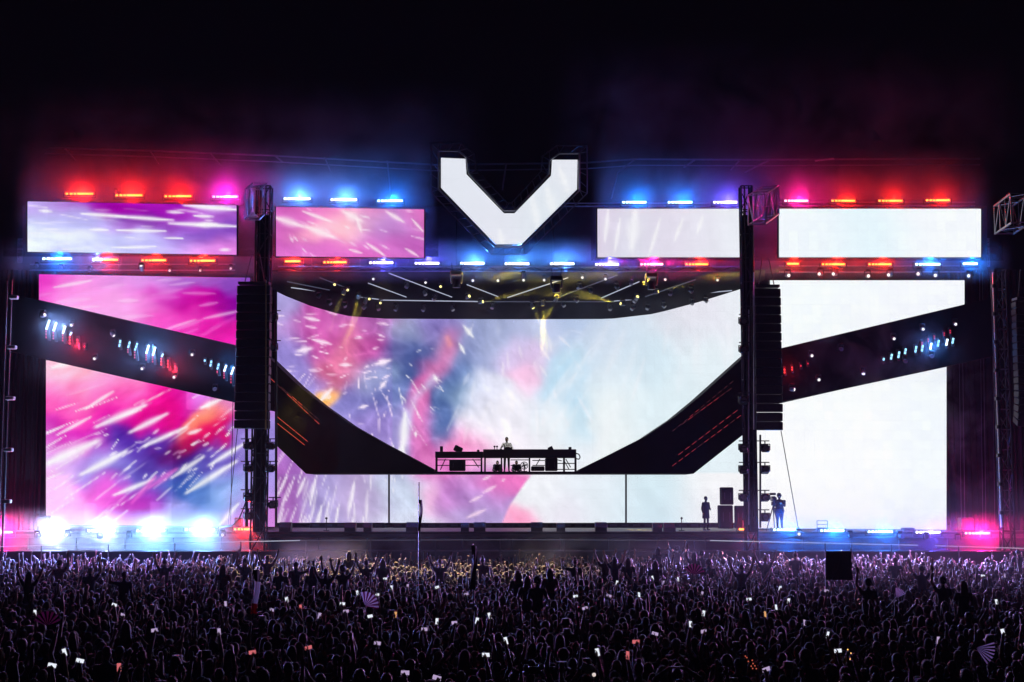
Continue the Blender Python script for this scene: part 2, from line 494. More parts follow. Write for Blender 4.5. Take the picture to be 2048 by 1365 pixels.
    for s in ((600, 702, 618, 698, 6), (627, 680, 660, 688, 3), (612, 636, 636, 641, 3), (682, 730, 700, 730, 3), (755, 728, 776, 722, 5), (733, 812, 720, 816, 3), (770, 765, 762, 775, 4), (643, 800, 660, 782, 5), (870, 755, 872, 760, 4),
              (930, 655, 944, 672, 4), (920, 690, 928, 705, 3), (832, 866, 831, 872, 2.5), (810, 830, 806, 900, 7), (800, 900, 795, 935, 6)):
        streak(img, x, y, *s, a=.9)
    for s in ((1005, 962, 1008, 960, 2), (968, 985, 990, 973, 2.5), (942, 1003, 962, 993, 2.5), (936, 1035, 968, 1021, 3), (966, 960, 980, 953, 2)):
        streak(img, x, y, *s, a=.85, col=(255, 225, 245))
    # two halves of the wall are driven by different processors: a slight step in tone
    img[(x < 785) & (y < 948)] *= np.array([1.04, .97, 1.02])
    return img

PX_CELL = 3.0
def led_surface(name, quad, Yf, art, parent, poly=None, tile=.5, push=1.0):
    """emissive face of a screen. quad = x0,y0,x1,y1 in measured photo points; Yf(px) its distance"""
    x0, y0, x1, y1 = quad
    nx, ny = max(2, int((x1 - x0) / PX_CELL)), max(2, int((y1 - y0) / PX_CELL))
    xs, ys = np.linspace(x0, x1, nx + 1), np.linspace(y0, y1, ny + 1)
    X, Yp = np.meshgrid(xs, ys)
    if poly is not None:                       # (top(x), bottom(x)) outlines
        top, bot = poly
        T = np.interp(X, *zip(*top)); Bm = np.interp(X, *zip(*bot))
        Yp = T + (Bm - T) * ((Yp - y0) / (y1 - y0))
    img = art(X, Yp)
    verts = []
    for j in range(ny + 1):
        for i in range(nx + 1):
            verts.append(P(X[j, i], Yp[j, i], Yf(X[j, i])))
    va = np.array([tuple(v) for v in verts]).reshape(ny + 1, nx + 1, 3)
    # cabinet grid: every half-metre cabinet has its own calibration, with a hairline joint
    tx, tz = va[..., 0] / tile, va[..., 2] / tile
    r = np.random.default_rng(abs(hash(name)) % 1000 if False else len(name) * 7)
    tone = r.normal(1, .005, (256, 256))
    img = img * tone[(np.floor(tx).astype(int)) % 256, (np.floor(tz).astype(int)) % 256][..., None]
    img = lin(img) * push
    faces = []
    w = nx + 1
    for j in range(ny):
        for i in range(nx):
            a = j * w + i
            faces.append((a, a + w, a + w + 1, a + 1))
    me = bpy.data.meshes.new(name)
    me.from_pydata(verts, [], faces)
    ca = me.color_attributes.new('video', 'FLOAT_COLOR', 'POINT')
    ca.data.foreach_set('color', np.concatenate([img.reshape(-1, 3), np.ones((img.shape[0] * img.shape[1], 1))], 1).astype(np.float32).ravel())
    me.materials.append(led_material())
    me.update()
    return link('led_face', me, parent)

def led_material():
    if 'led_screen' in MATS:
        return MATS['led_screen']
    m = bpy.data.materials.new('led_screen')
    m.use_nodes = True
    nt = m.node_tree
    b = nt.nodes['Principled BSDF']
    b.inputs['Base Color'].default_value = (.003, .003, .003, 1)
    b.inputs['Roughness'].default_value = .8
    b.inputs['Specular IOR Level'].default_value = .05
    at = nt.nodes.new('ShaderNodeVertexColor')
    at.layer_name = 'video'
    geo = nt.nodes.new('ShaderNodeNewGeometry')
    sep = nt.nodes.new('ShaderNodeSeparateXYZ')
    nt.links.new(geo.outputs['Position'], sep.inputs[0])
    # hairline joints between the half-metre cabinets
    fac = None
    for ax in ('X', 'Z'):
        mm = nt.nodes.new('ShaderNodeMath'); mm.operation = 'PINGPONG'; mm.inputs[1].default_value = .25
        nt.links.new(sep.outputs[ax], mm.inputs[0])
        lt = nt.nodes.new('ShaderNodeMath'); lt.operation = 'LESS_THAN'; lt.inputs[1].default_value = .005
        nt.links.new(mm.outputs[0], lt.inputs[0])
        if fac is None:
            fac = lt
        else:
            mx = nt.nodes.new('ShaderNodeMath'); mx.operation = 'MAXIMUM'
            nt.links.new(fac.outputs[0], mx.inputs[0]); nt.links.new(lt.outputs[0], mx.inputs[1])
            fac = mx
    mr = nt.nodes.new('ShaderNodeMapRange')
    mr.inputs['To Min'].default_value = 1.0
    mr.inputs['To Max'].default_value = .88
    nt.links.new(fac.outputs[0], mr.inputs['Value'])
    nt.links.new(at.outputs['Color'], b.inputs['Emission Color'])
    nt.links.new(mr.outputs['Result'], b.inputs['Emission Strength'])
    MATS['led_screen'] = m
    return m

def casing(pts, parent, depth=.25, rim=.06):
    """shallow black box behind a screen face, slightly larger than it"""
    c = sum((Vector(p) for p in pts), Vector()) / len(pts)
    fr = [Vector(p) + (Vector(p) - c).normalized() * rim + Vector((0, .03, 0)) for p in pts]
    MB().prism(fr, [p + Vector((0, depth, 0)) for p in fr]).build('casing', BLACKM, parent)

# ------------------------------------------------------------------ ground and stage deck
g = MB()
g.add([(-400, -60, 0), (400, -60, 0), (400, 500, 0), (-400, 500, 0)], [(0, 1, 2, 3)])
GR = mat('trodden_ground', (0.035, 0.032, 0.028), .9, noise=.5, nscale=.6, bump=.5)
tag(g.build('ground', GR), 'dark trodden festival ground under the crowd', 'ground', kind='structure')

ZS = 2.9                                # deck height
stage = thing('stage', (0, 75, 0), 'wide black festival stage deck with low front apron', 'stage')
MB().box((0, 83, ZS - .15), (64, 16, .3)).build('deck', FLOOR, stage)
for k in range(26):                     # fascia boards along the stage front
    x = -31.2 + k * 2.4
    MB().box((x + 1.2, 75.06, 1.3), (2.36, .06, 2.58), bevel=.02).build('fascia_panel', DARKP, stage)
MB().box((0, 74.9, ZS - .06), (62.4, .2, .12)).build('edge_strip', BLACKM, stage)
MB().box((0, 73.9, 1.0), (62, 2.0, 2.0)).build('apron', DARKP, stage)

# rail along the apron, its lit edge put in as emission
rail = thing('apron_glow_rail', (0, 72, 0), 'long thin rail with added glow on posts along the front of the stage apron', 'rail')
RP = [P(-60, 1096, 71), P(30, 1093, 71), P(600, 1081.5, 72), P(1024, 1080, 72.2), P(1420, 1081.5, 72), P(1836, 1091, 71.2)]
LINE = glow('apron_glow_rail', (.75, .82, 1.0), .6)
LINED = glow('apron_glow_rail_dim', (.5, .5, .7), .10)
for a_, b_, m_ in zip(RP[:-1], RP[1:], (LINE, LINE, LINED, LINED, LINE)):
    MB().tube(a_, b_, .018, n=8).build('glow_rail', m_, rail)
MB().path([P(1870, 1092, 71.1), P(2110, 1099, 70.8)], .018, 8).build('glow_rail', LINE, rail)
for px in range(-40, 2100, 130):
    xs = [p for p in RP]
    wx = P(px, 1085, 71.6).x
    k = 0
    allp = RP + [P(1870, 1092, 71.1), P(2110, 1099, 70.8)]
    for a, b in zip(allp[:-1], allp[1:]):
        if a.x <= wx <= b.x:
            t = (wx - a.x) / (b.x - a.x)
            q = a.lerp(b, t)
            MB().tube(q, (q.x, q.y, 0), .03).build('rail_post', PIPED, rail)

# crowd barrier in the pit
for k in range(44):
    x = -27 + k * 1.25
    b = thing('crowd_barrier', (x, 69.9, 0), 'steel crowd barrier section in the pit before the front row', 'barrier', 'pit barrier sections')
    MB().box((x, 69.9, 1.13), (1.2, .06, .06)).build('top_bar', PIPED, b)
    MB().box((x, 69.92, .6), (1.18, .03, .95)).build('panel', BLACKM, b)
    MB().box((x, 70.3, .03), (1.15, .9, .05)).build('foot_plate', BLACKM, b)

# ------------------------------------------------------------------ LED walls
def Y75(px): return 75.0
def Ywl(px): return 77.0 - (552 - px) / 400 * 1.0
def Ywr(px): return 77.0
def Yc(px): return 84.0

def screen(label, quad, Yf, art, poly=None):
    x0, y0, x1, y1 = quad
    t = thing('led_screen', P((x0 + x1) / 2, y1, Yf((x0 + x1) / 2)), label, 'screen')
    led_surface('led_face', quad, Yf, art, t, poly)
    if poly:
        top, bot = poly
        pts = [P(a, b, Yf(a)) for a, b in top] + [P(a, b, Yf(a)) for a, b in reversed(bot)]
    else:
        pts = [P(x0, y0, Yf(x0)), P(x1, y0, Yf(x1)), P(x1, y1, Yf(x1)), P(x0, y1, Yf(x0))]
    casing(pts, t)
    return t

screen('long banner screen showing white streaks on lilac and purple', (55, 403, 473, 510), Y75, art_banner_purple, ([(55, 403), (473, 411)], [(55, 504), (473, 510)]))
screen('pink banner screen with peach glow and white streaks', (552, 414, 848, 517), Y75, art_banner_pink, ([(552, 414), (848, 419)], [(552, 513), (848, 516)]))
screen('pale lavender banner screen with soft upright streaks', (1195, 418, 1486, 515), Y75, art_banner_pale)
screen('long plain ice-white banner screen', (1558, 418, 1962, 515), Y75, art_plain)
screen('upper wing screen in magenta and pink, cut off slanting below', (78, 549, 500, 700), Ywl, art_wing_upper, ([(78, 549), (500, 556)], [(78, 600), (500, 697)]))
screen('big lower wing screen with white comet streaks on magenta and blue', (92, 722, 551, 1053), Ywl, art_wing_lower, ([(96, 721), (551, 824)], [(96, 1050), (551, 1054)]))
screen('upper wing screen, blank white, cut off slanting below', (1540, 560, 1929, 705), Ywr, art_plain, ([(1540, 561), (1929, 561)], [(1540, 703), (1929, 611)]))
screen('big lower wing screen, blank white, beside camera operator', (1491, 732, 1893, 1059), Ywr, art_plain, ([(1491, 823), (1893, 732)], [(1491, 1057), (1893, 1060)]))
screen('huge central screen with swirling pink, blue and white fluid picture', (552, 575, 1496, 1046), Yc, art_centre)

# V-shaped screen with its truss frame
vs = thing('led_sign', P(1018, 489, 74), 'white letter V screen in black truss frame above the stage', 'sign')
VO = [(882, 316), (931, 318), (933, 349), (1008, 427), (1029, 427), (1102, 352), (1104, 320), (1155, 320), (1154, 379), (1043, 489), (991, 489), (882, 376)]
bm = bmesh.new()
f = bm.faces.new([bm.verts.new(P(a, b, 74)) for a, b in VO])
bmesh.ops.triangulate(bm, faces=[f])
for _ in range(4):
    bmesh.ops.subdivide_edges(bm, edges=bm.edges[:], cuts=1, use_grid_fill=True)
bm.normal_update()
if sum(ff.normal.y for ff in bm.faces) > 0:
    bmesh.ops.reverse_faces(bm, faces=bm.faces)
me = bpy.data.meshes.new('led_face')
bm.to_mesh(me); bm.free()
co = np.empty(len(me.vertices) * 3); me.vertices.foreach_get('co', co); co = co.reshape(-1, 3)
a0 = P(882, 320, 74); a1 = P(1154, 320, 74); a2 = P(882, 489, 74)
vx = 882 + (co[:, 0] - a0.x) / (a1.x - a0.x) * 272
vy = 320 + (co[:, 2] - a0.z) / (a2.z - a0.z) * 169
img = lin(art_v(vx[None], vy[None]))[0]
ca = me.color_attributes.new('video', 'FLOAT_COLOR', 'POINT')
ca.data.foreach_set('color', np.concatenate([img, np.ones((len(img), 1))], 1).astype(np.float32).ravel())
me.materials.append(led_material())
link('led_face', me, vs)
fr = [P(a, b, 74.03) for a, b in VO]
MB().prism(fr, [p + Vector((0, .3, 0)) for p in fr]).build('casing', BLACKM, vs)
def ring_offset(pts, d):
    out = []
    n = len(pts)
    for i in range(n):
        a, b, c = Vector(pts[i - 1]), Vector(pts[i]), Vector(pts[(i + 1) % n])
        e0, e1 = (b - a).normalized(), (c - b).normalized()
        n0, n1 = Vector((e0.y, -e0.x)), Vector((e1.y, -e1.x))
        h = (n0 + n1)
        h = h / max(.35, h.dot(n0)) if h.length > 1e-3 else n0
        out.append(b + h * d)
    return out
VO2 = [(877, 302), (917, 302), (934, 316), (938, 347), (1008, 421), (1030, 421), (1097, 349), (1099, 321), (1118, 307), (1159, 307), (1159, 381), (1045, 494), (989, 494), (877, 379)]
VO3 = ring_offset(VO2, 15)
def ring_chord(pts, Y, r, m):
    n = len(pts)
    for i in range(n):
        MB().tube(P(*pts[i], Y), P(*pts[(i + 1) % n], Y), r, n=6).build('frame_chord', m, vs)
VPIPE = mat('frame_pipe', (.42, .43, .52), .35, .8)
VPIPED = mat('frame_pipe_dull', (.2, .21, .27), .4, .8)
ring_chord(VO2, 73.8, .045, VPIPE); ring_chord(VO3, 74.0, .035, VPIPED); ring_chord(VO3, 74.7, .035, VPIPED)
n = len(VO2)
for i in range(n):
    A, B = Vector(VO2[i]), Vector(VO2[(i + 1) % n])
    C, D = Vector(VO3[i]), Vector(VO3[(i + 1) % n])
    k = max(1, int((B - A).length / 18))
    for q in range(k + 1):
        t0, t1 = q / k, min(1, (q + .5) / k)
        MB().tube(P(*A.lerp(B, t0), 73.8), P(*C.lerp(D, t1), 74.0), .02, n=5).build('frame_brace', VPIPED, vs)
        MB().tube(P(*C.lerp(D, t1), 74.0), P(*C.lerp(D, t0), 74.7), .02, n=5).build('frame_brace', VPIPED, vs)

# ------------------------------------------------------------------ black scenic structure
def slab(name, pts, Y0, Y1, m, parent=None):
    a = [P(x, y, Y0) for x, y in pts]
    return MB().prism(a, [Vector((p.x, Y1, p.z)) for p in a]).build(name, m, parent)

band = thing('dj_platform', P(1000, 948, 79.3), 'black swooping bridge carrying the DJ booth across the central screen', 'platform')
UL = [(530, 708), (545, 722), (590, 765), (640, 806), (700, 848), (760, 882), (820, 914), (868, 940)]
UR = [(1158, 940), (1215, 912), (1290, 874), (1350, 834), (1400, 793), (1450, 748), (1490, 712), (1512, 693)]
LOW = [(1512, 850), (1490, 867), (1387, 948), (612, 948), (545, 884), (530, 869)]
slab('bridge_body', UL + [(869, 943.5), (1157, 943.5)] + UR + LOW, 79.3, 83.2, SCENIC, band)
for px in (778, 1252):
    MB().tube(P(px, 949, 79.8), P(px, 1047, 79.8), .05).build('support_post', BLACKM, band)
REDL = glow('red_led_strip', (1.0, .10, .07), .55)
REDR = glow('red_led_strip_soft', (.9, .08, .12), .3)
DIML = glow('dim_led_strip', (.5, .12, .14), .12)
def dashed(p, q, n, gap, seed, parent, on=.75):
    r = random.Random(seed)
    for i in range(n):
        a, b = i / n, (i + 1 - gap) / n
        A = Vector(p).lerp(Vector(q), a); B = Vector(p).lerp(Vector(q), b)
        MB().tube(P(*A, 79.24), P(*B, 79.24), .017, n=5).build('led_strip', (REDL if p[0] < 1000 else REDR) if r.random() < on else DIML, parent)
dashed((541, 757), (640, 850), 9, .12, 1, band, .7)
dashed((562, 774), (640, 842), 7, .2, 2, band, .6)
dashed((541, 823), (616, 884), 6, .06, 3, band, .8)
dashed((548, 842), (610, 891), 5, .06, 4, band, .7)
dashed((1466, 763), (1340, 867), 11, .45, 5, band, .55)
dashed((1463, 777), (1360, 852), 8, .25, 6, band, .5)
dashed((1475, 821), (1352, 914), 9, .35, 7, band, .8)
dashed((1482, 831), (1340, 936), 11, .35, 8, band, .85)

wl = thing('wing_band', P(280, 770, 75.2), 'black slanting lighting band across the pink wing screens', 'band')
slab('band_body', [(10, 584), (78, 601), (483, 695), (535, 708), (535, 820), (483, 808), (103, 722), (10, 701)], 75.2, 75.65, SCENIC, wl)
wr = thing('wing_band', P(1750, 690, 75.4), 'black slanting lighting band across the blank white wing screens', 'band')
slab('band_body', [(1500, 711), (1570, 695), (1930, 609), (1995, 594), (1995, 711), (1890, 734), (1570, 803), (1500, 819)], 75.4, 76.4, SCENIC, wr)

# black drapes at the outer ends
def drape(x0, x1, y0, y1, Y, label):
    a, b = P(x0, y0, Y), P(x1, y1, Y)
    n = 60
    m = MB()
    vs_, fs_ = [], []
    for i in range(n + 1):
        x = a.x + (b.x - a.x) * i / n
        d = .09 * math.sin(i * 1.9) + .05 * math.sin(i * .83 + 1)
        vs_ += [(x, Y + d, a.z), (x, Y + d * 1.4, ZS), (x, Y + d * 1.4 + .03, ZS), (x, Y + d + .03, a.z)]
    for i in range(n):
        k = i * 4
        fs_ += [(k, k + 1, k + 5, k + 4), (k + 2, k + 3, k + 7, k + 6), (k + 3, k, k + 4, k + 7), (k + 1, k + 2, k + 6, k + 5)]
    o = m.add(vs_, fs_).build('drape', BLACK)
    tag(o, label, 'drape')
drape(-60, 104, 540, 1060, 77.6, 'tall black drape closing the stage side by the magenta screen')
drape(1886, 2110, 540, 1060, 77.6, 'tall black drape closing the stage side by the blank white screen')

# header behind the banners, and a dark rear wall
hdr = thing('header_wall', P(1010, 545, 77.8), 'black header wall of panels behind the row of banner screens', 'wall')
for k in range(20):
    xa = 45 + k * 96.5
    slab('header_panel', [(xa, 412), (xa + 95.5, 412), (xa + 95.5, 546), (xa, 546)], 77.8, 78.0, BLACK, hdr)
rear = tag(MB().box((0, 90, 9.5), (60, .2, 13)).build('rear_wall', BLACK), 'black rear wall at the back of the stage', 'wall')

# canopy: ceiling over the bridge, lower rear edge follows the top of the central screen
CEB = [(520, 566), (560, 588), (620, 612), (690, 632), (770, 638), (900, 638.5), (1024, 639), (1220, 638.5), (1310, 628), (1400, 604), (1490, 576), (1530, 560)]
cb_x = [a for a, b in CEB]; cb_y = [b for a, b in CEB]
def CE(px, py, drop=0.0):
    v = (py - 540) / (float(np.interp(px, cb_x, cb_y)) - 540)
    p = P(px, py, 76.0 + max(0, min(1, v)) * 7.5)
    return p - Vector((0, .15, drop)) if drop else p
can = thing('canopy', P(1024, 540, 76), 'black curved canopy ceiling hung with tubes and lamps over the bridge', 'canopy')
xs_ = np.linspace(520, 1530, 41)
fr_ = [P(x, 541, 76.0) for x in xs_]
bk_ = [P(x, float(np.interp(x, cb_x, cb_y)), 83.5) for x in xs_]
up = Vector((0, 0, .5))
m = MB(); nseg = 8
vv, ff = [], []
for j in range(nseg + 1):
    for i in range(41):
        vv.append(fr_[i].lerp(bk_[i], j / nseg))
for j in range(nseg):
    for i in range(40):
        a = j * 41 + i
        ff.append((a, a + 41, a + 42, a + 1))
o_ = len(vv)
for i in range(41):
    vv.append(bk_[i] + up * 5)
for i in range(40):
    a = nseg * 41 + i
    ff.append((a, o_ + i, o_ + i + 1, a + 1))
m.add(vv, ff).build('ceiling', mat('ceiling_cloth', (.008, .008, .010), .9, spec=.05), can)
TUBE = glow('white_light_tube', (.72, .78, 1.0), .55)
DIMT = glow('dim_light_tube', (.45, .5, .8), .12)
for (p, q, mt) in (((583, 572), (761, 596), TUBE), ((761, 597), (966, 600), TUBE), ((737, 563), (813, 591), TUBE), ((778, 543), (904, 591), TUBE), ((934, 566), (996, 590), TUBE), ((1015, 592), (1136, 552), TUBE),
                   ((1120, 590), (1234, 547), DIMT), ((1202, 593), (1278, 560), TUBE), ((1228, 599), (1463, 578), TUBE), ((966, 600), (1228, 600), DIMT), ((640, 552), (700, 575), DIMT), ((1290, 590), (1390, 556), DIMT), ((575, 560), (660, 577), DIMT)):
    MB().tube(CE(*p, .12), CE(*q, .12), .028, n=6).build('light_tube', mt, can)

# roof truss line above the banners
roof = thing('roof_truss', P(1024, 325, 82), 'thin dark roof truss running high behind the letter V screen', 'truss')
RT = [(90, 296), (300, 302), (550, 312), (870, 330), (1024, 328), (1170, 326), (1270, 319), (1500, 320), (1720, 319), (1960, 318)]
RPIPE = mat('roof_pipe', (.16, .17, .22), .4, .7)
for a, b in zip(RT[:-1], RT[1:]):
    MB().tube(P(*a, 82), P(*b, 82), .05, n=6).build('chord', RPIPE, roof)
    MB().tube(P(a[0], a[1] + 12, 82.8), P(b[0], b[1] + 12, 82.8), .035, n=6).build('chord', RPIPE, roof)
for (a, b) in (((550, 312), (566, 325)), ((650, 316), (662, 345)), ((775, 322), (782, 400)), ((1012, 330), (1005, 380)), ((1270, 319), (1236, 345)), ((1236, 345), (1222, 400)), ((1390, 320), (1368, 335)), ((1480, 320), (1462, 340)), ((1540, 320), (1490, 345)), ((420, 306), (440, 330)), ((300, 302), (318, 330)), ((130, 298), (150, 320))):
    MB().tube(P(*a, 82), P(*b, 80.5), .045, n=6).build('strut', RPIPE, roof)
MB().tube(P(1630, 322, 81.8), P(1668, 318, 81.8), .045, n=6).build('strut', PIPE, roof)

# lattice girder under each banner row
def girder(x0, x1, y0, y1, Y, label):
    t = thing('lighting_girder', P((x0 + x1) / 2, y1, Y), label, 'girder')
    for yy, rr in ((y0, .035), (y1, .035)):
        MB().tube(P(x0, yy, Y), P(x1, yy, Y), rr, n=6).build('chord', VPIPE, t)
    k = int((x1 - x0) / 22)
    for i in range(k):
        a, b = x0 + (x1 - x0) * i / k, x0 + (x1 - x0) * (i + 1) / k
        MB().tube(P(a, y0 if i % 2 else y1, Y), P(b, y1 if i % 2 else y0, Y), .018, n=5).build('brace', PIPED, t)
girder(60, 470, 529, 541, 76.2, 'thin lattice girder under the lilac and purple banner')
girder(556, 1486, 534, 543, 75.6, 'thin lattice girder carrying lamps over the canopy front')
girder(1558, 1930, 532, 544, 76.2, 'thin lattice girder under the plain ice-white banner')
girder(1120, 1490, 407, 413, 76.6, 'thin lattice girder along the pale lavender banner top')
girder(1560, 1950, 405, 412, 76.6, 'thin lattice girder along the plain ice-white banner top')

# ------------------------------------------------------------------ speaker towers
def line_array(x0, x1, y0, y1, Y, n, label, curve=0.0):
    t = thing('line_array', P((x0 + x1) / 2, y1, Y), label, 'speakers')
    a, b = P(x0, y0, Y), P(x1, y1, Y)
    w = b.x - a.x; h = (a.z - b.z) / n
    y = Y; z = a.z; cx = (a.x + b.x) / 2
    for i in range(n):
        th = curve * max(0, (i - n * .6) / n) ** 1.3
        m = MB().box((cx, y + .35, z - h / 2), (w * (1.0 if i % 2 else .985), .7, h * .93), (th, 0, 0), bevel=.03)
        c = m.build('speaker_cabinet', PLASTIC, t)
        MB().box((cx, y - .012, z - h / 2), (w * .8, .02, h * .7), (th, 0, 0)).build('grille', BLACKM, c)
        y += math.sin(th) * h; z -= h * math.cos(th)
    MB().box((cx, Y + .35, a.z + .12), (w * .9, .8, .12)).build('fly_bar', PIPED, t)
    for s in (-.3, .3):
        MB().tube((cx + s * w, Y + .35, a.z + .15), (cx + s * w * .4, Y + .5, a.z + 1.6), .025).build('hoist_chain', PIPED, t)
    return t
line_array(473, 536, 571, 858, 73.0, 16, 'black line array of speakers hung before the magenta screens')
line_array(1509, 1567, 577, 860, 73.0, 16, 'black line array of speakers hung before the blank white screens', .5)

def box_truss(t, A, B, w, h, k, r, m, mb):
    """A, B centre points of the two ends; w across, h high"""
    A, B = Vector(A), Vector(B)
    d = (B - A).normalized()
    s = d.cross(Vector((0, 0, 1))).normalized() * w / 2
    u = Vector((0, 0, h / 2))
    if abs(d.z) > .9:
        s, u = Vector((w / 2, 0, 0)), Vector((0, h / 2, 0))
    cs = [s + u, -s + u, -s - u, s - u]
    for c in cs:
        MB().tube(A + c, B + c, r, n=7).build('chord', m, t)
    for i in range(k + 1):
        p = A.lerp(B, i / k)
        for a, b in zip(cs, cs[1:] + cs[:1]):
            MB().tube(p + a, p + b, r * .6, n=5).build('brace', mb, t)
        if i < k:
            q = A.lerp(B, (i + 1) / k)
            for j in range(4):
                a, b = cs[j], cs[(j + 1) % 4]
                if i % 2: a, b = b, a
                MB().tube(p + a, q + b, r * .6, n=5).build('brace', mb, t)

HEADP = mat('head_truss_pipe', (.26, .26, .31), .4, .8)
TOWP = mat('tower_pipe', (.03, .03, .036), .5, .6)
def tower(px0, px1, ytop, Y, label, head):
    c0, c1 = P(px0, 1000, Y), P(px1, 1000, Y)
    cx, w = (c0.x + c1.x) / 2, c1.x - c0.x
    ztop = P((px0 + px1) / 2, ytop, Y).z
    t = thing('speaker_tower', (cx, Y + w / 2, 0), label, 'tower')
    box_truss(t, (cx, Y + w / 2, ZS - 1), (cx, Y + w / 2, ztop), w, w, int((ztop - ZS) / 1.1), .05, TOWP, TOWP)
    zc = P(px0, 430, Y).z
    MB().box((cx, Y + w / 2, (zc + ZS) / 2), (w * .78, w * .7, zc - ZS)).build('cable_cover', BLACK, t)
    # cantilever head that reaches over the audience
    A, B, ww, hh = head
    box_truss(t, A, B, ww, hh, 3, .04, HEADP, HEADP)
    for s in (-.2, .2):
        MB().tube((cx + s * w, Y - .05, ZS), (cx + s * w, Y - .05, ztop), .035).build('cable_run', CABLE, t)
    return t
tower(502, 530, 372, 73.9, 'dark truss tower holding the line array before the magenta screens', (P(504, 410, 72.2), P(519, 396, 74.6), .72, 1.5))
tower(1492, 1514, 372, 73.9, 'dark truss tower holding the line array before the blank white screens', (P(1513, 420, 71.8), P(1541, 401, 74.6), .85, 1.45))

# side masts with lamps
YEL = mat('yellow_chain', (.5, .38, .12), .5, .3)
def thin_mast(px, y0, y1, Y, r, name, label, m=PIPED, cat='mast'):
    o = MB().tube(P(px, y1, Y), P(px, y0, Y), r, n=8).build(name, m)
    tag(o, label, cat)
    return o
thin_mast(493, 855, 1054, 73.5, .08, 'lamp_mast', 'slim dark mast with lamps under the array before the magenta screens', BLACKM)
thin_mast(552, 580, 1054, 74.6, .06, 'lamp_mast', 'slim dark mast at the joint of magenta and central screens', BLACKM)
thin_mast(531.5, 560, 860, 72.9, .035, 'hoist_chain', 'yellowish hoist chain hanging behind line array by magenta screen', YEL, 'chain')
thin_mast(1520.5, 870, 1056, 74.0, .05, 'cable_bundle', 'ragged cable bundle hanging beside the tower near camera operator', BLACKM, 'cable')
thin_mast(1497.5, 620, 1050, 73.75, .03, 'hoist_chain', 'long hoist chain on the tower by the blank white screen', PIPE, 'chain')
thin_mast(1508, 545, 860, 72.95, .03, 'hoist_chain', 'bright hoist chain beside the array by the blank white screen', PIPE, 'chain')
def guy(a, b, Ya, Yb, label, r=.02):
    tag(MB().tube(P(*a, Ya), P(*b, Yb), r, n=6).build('guy_wire', CABLE), label, 'wire')
guy((1562, 862), (1597, 1060), 73.3, 75.3, 'guy wire from the line array down to the stage by camera operator')
guy((475, 858), (456, 1054), 73.3, 75.3, 'guy wire from the line array down past the magenta screen')
guy((466, 800), (461, 1054), 75.0, 75.6, 'thin second wire hanging before the magenta screen')
cbl = MB().path([P(493, 1000, 73.4), P(486, 1020, 73.4), P(478, 1038, 73.4), P(466, 1051, 73.6), P(440, 1055, 74.5)], .035)
tag(cbl.build('power_cable', CABLE), 'thick black cable drooping from slim mast to stage floor', 'cable')

def side_light(px, py, Y, side, label, group):
    p = P(px, py, Y)
    t = thing('side_light', (p.x, p.y, p.z - .25), label, 'lamp', group)
    MB().tube((p.x - .28 * side - .1 * side, Y, p.z + .36), (p.x + .22 * side, Y, p.z + .36), .025).build('bar', BLACKM, t)
    MB().box((p.x, Y, p.z + .2), (.5, .1, .04)).box((p.x - .24, Y, p.z + .06), (.03, .09, .3)).box((p.x + .24, Y, p.z + .06), (.03, .09, .3)).tube((p.x, Y, p.z + .2), (p.x, Y, p.z + .37), .03).build('yoke', BLACKM, t)
    b = MB().box((p.x, Y, p.z), (.42, .42, .34), (rng.uniform(-.4, .4), 0, 0), bevel=.06).build('lamp_body', PLASTIC, t)
    MB().tube((p.x, Y - .23, p.z), (p.x, Y - .2, p.z), .13, n=12).build('lens', SILVER, b)
for py in (893, 938, 995, 1033):
    side_light(497, py, 73.3, 1, 'black side lamp on slim mast under the array by magenta screens', 'lamps on slim mast by magenta screens')
for py in (893, 938):
    side_light(540, py, 73.4, -1, 'black side lamp between tower and central screen on the magenta side', 'lamps between tower and central screen')
for py in (636, 696, 1010):
    side_light(546, py, 74.2, -1, 'black side lamp on tower flank beside left edge of central screen', 'lamps on tower flank by central screen')
for py in (897, 940, 996, 1035):
    side_light(1530, py, 73.6, 1, 'black side lamp on tower arm beside the camera operator', 'lamps on tower arms by camera operator')
for py in (644, 700, 801, 897, 940, 996):
    side_light(1487, py, 73.6, -1, 'black side lamp on tower flank facing the DJ bridge', 'lamps on tower flank facing the bridge')

# outer delay towers at both ends of the stage
t = thing('speaker_tower', P(2010, 1060, 72) * 1.0, 'outermost truss tower with pale pipe beside the black drape', 'tower')
c = P(2012, 1000, 73.5)
box_truss(t, (c.x, 73.5, 0), (c.x, 73.5, P(2012, 540, 73.5).z), .55, .55, 16, .04, PIPED, PIPED)
cp = P(1994, 760, 72.9)
pz0, pz1 = P(2004, 1055, 72.9).z, P(1994, 545, 72.9).z
MB().tube((cp.x, 72.9, pz0), (cp.x, 72.9, pz1), .075, n=10).build('pipe', PIPE, t)
for k in range(9):
    z = pz0 + (pz1 - pz0) * (k + .5) / 9
    MB().box((cp.x, 72.88, z), (.26, .24, .16)).build('clamp', PIPED, t)
hA, hB = P(2042, 416, 70), P(2008, 440, 73.8)
box_truss(t, hA, hB, .9, 1.4, 3, .055, HEADP, HEADP)
line_array(2031, 2090, 602, 850, 71.5, 18, 'curved grey line array of speakers by the outermost tower', 1.6)
t = thing('lamp_mast', P(10, 1060, 72), 'dim outer mast with small pale boxes beside the black drape', 'mast')
a, b = P(6, 1060, 72.5), P(14, 560, 72.5)
MB().tube((a.x, 72.5, 0), (a.x, 72.5, b.z), .07).build('pole', PIPED, t)
MB().tube((a.x - .35, 72.9, 0), (a.x - .35, 72.9, b.z), .05).build('pole', PIPED, t)
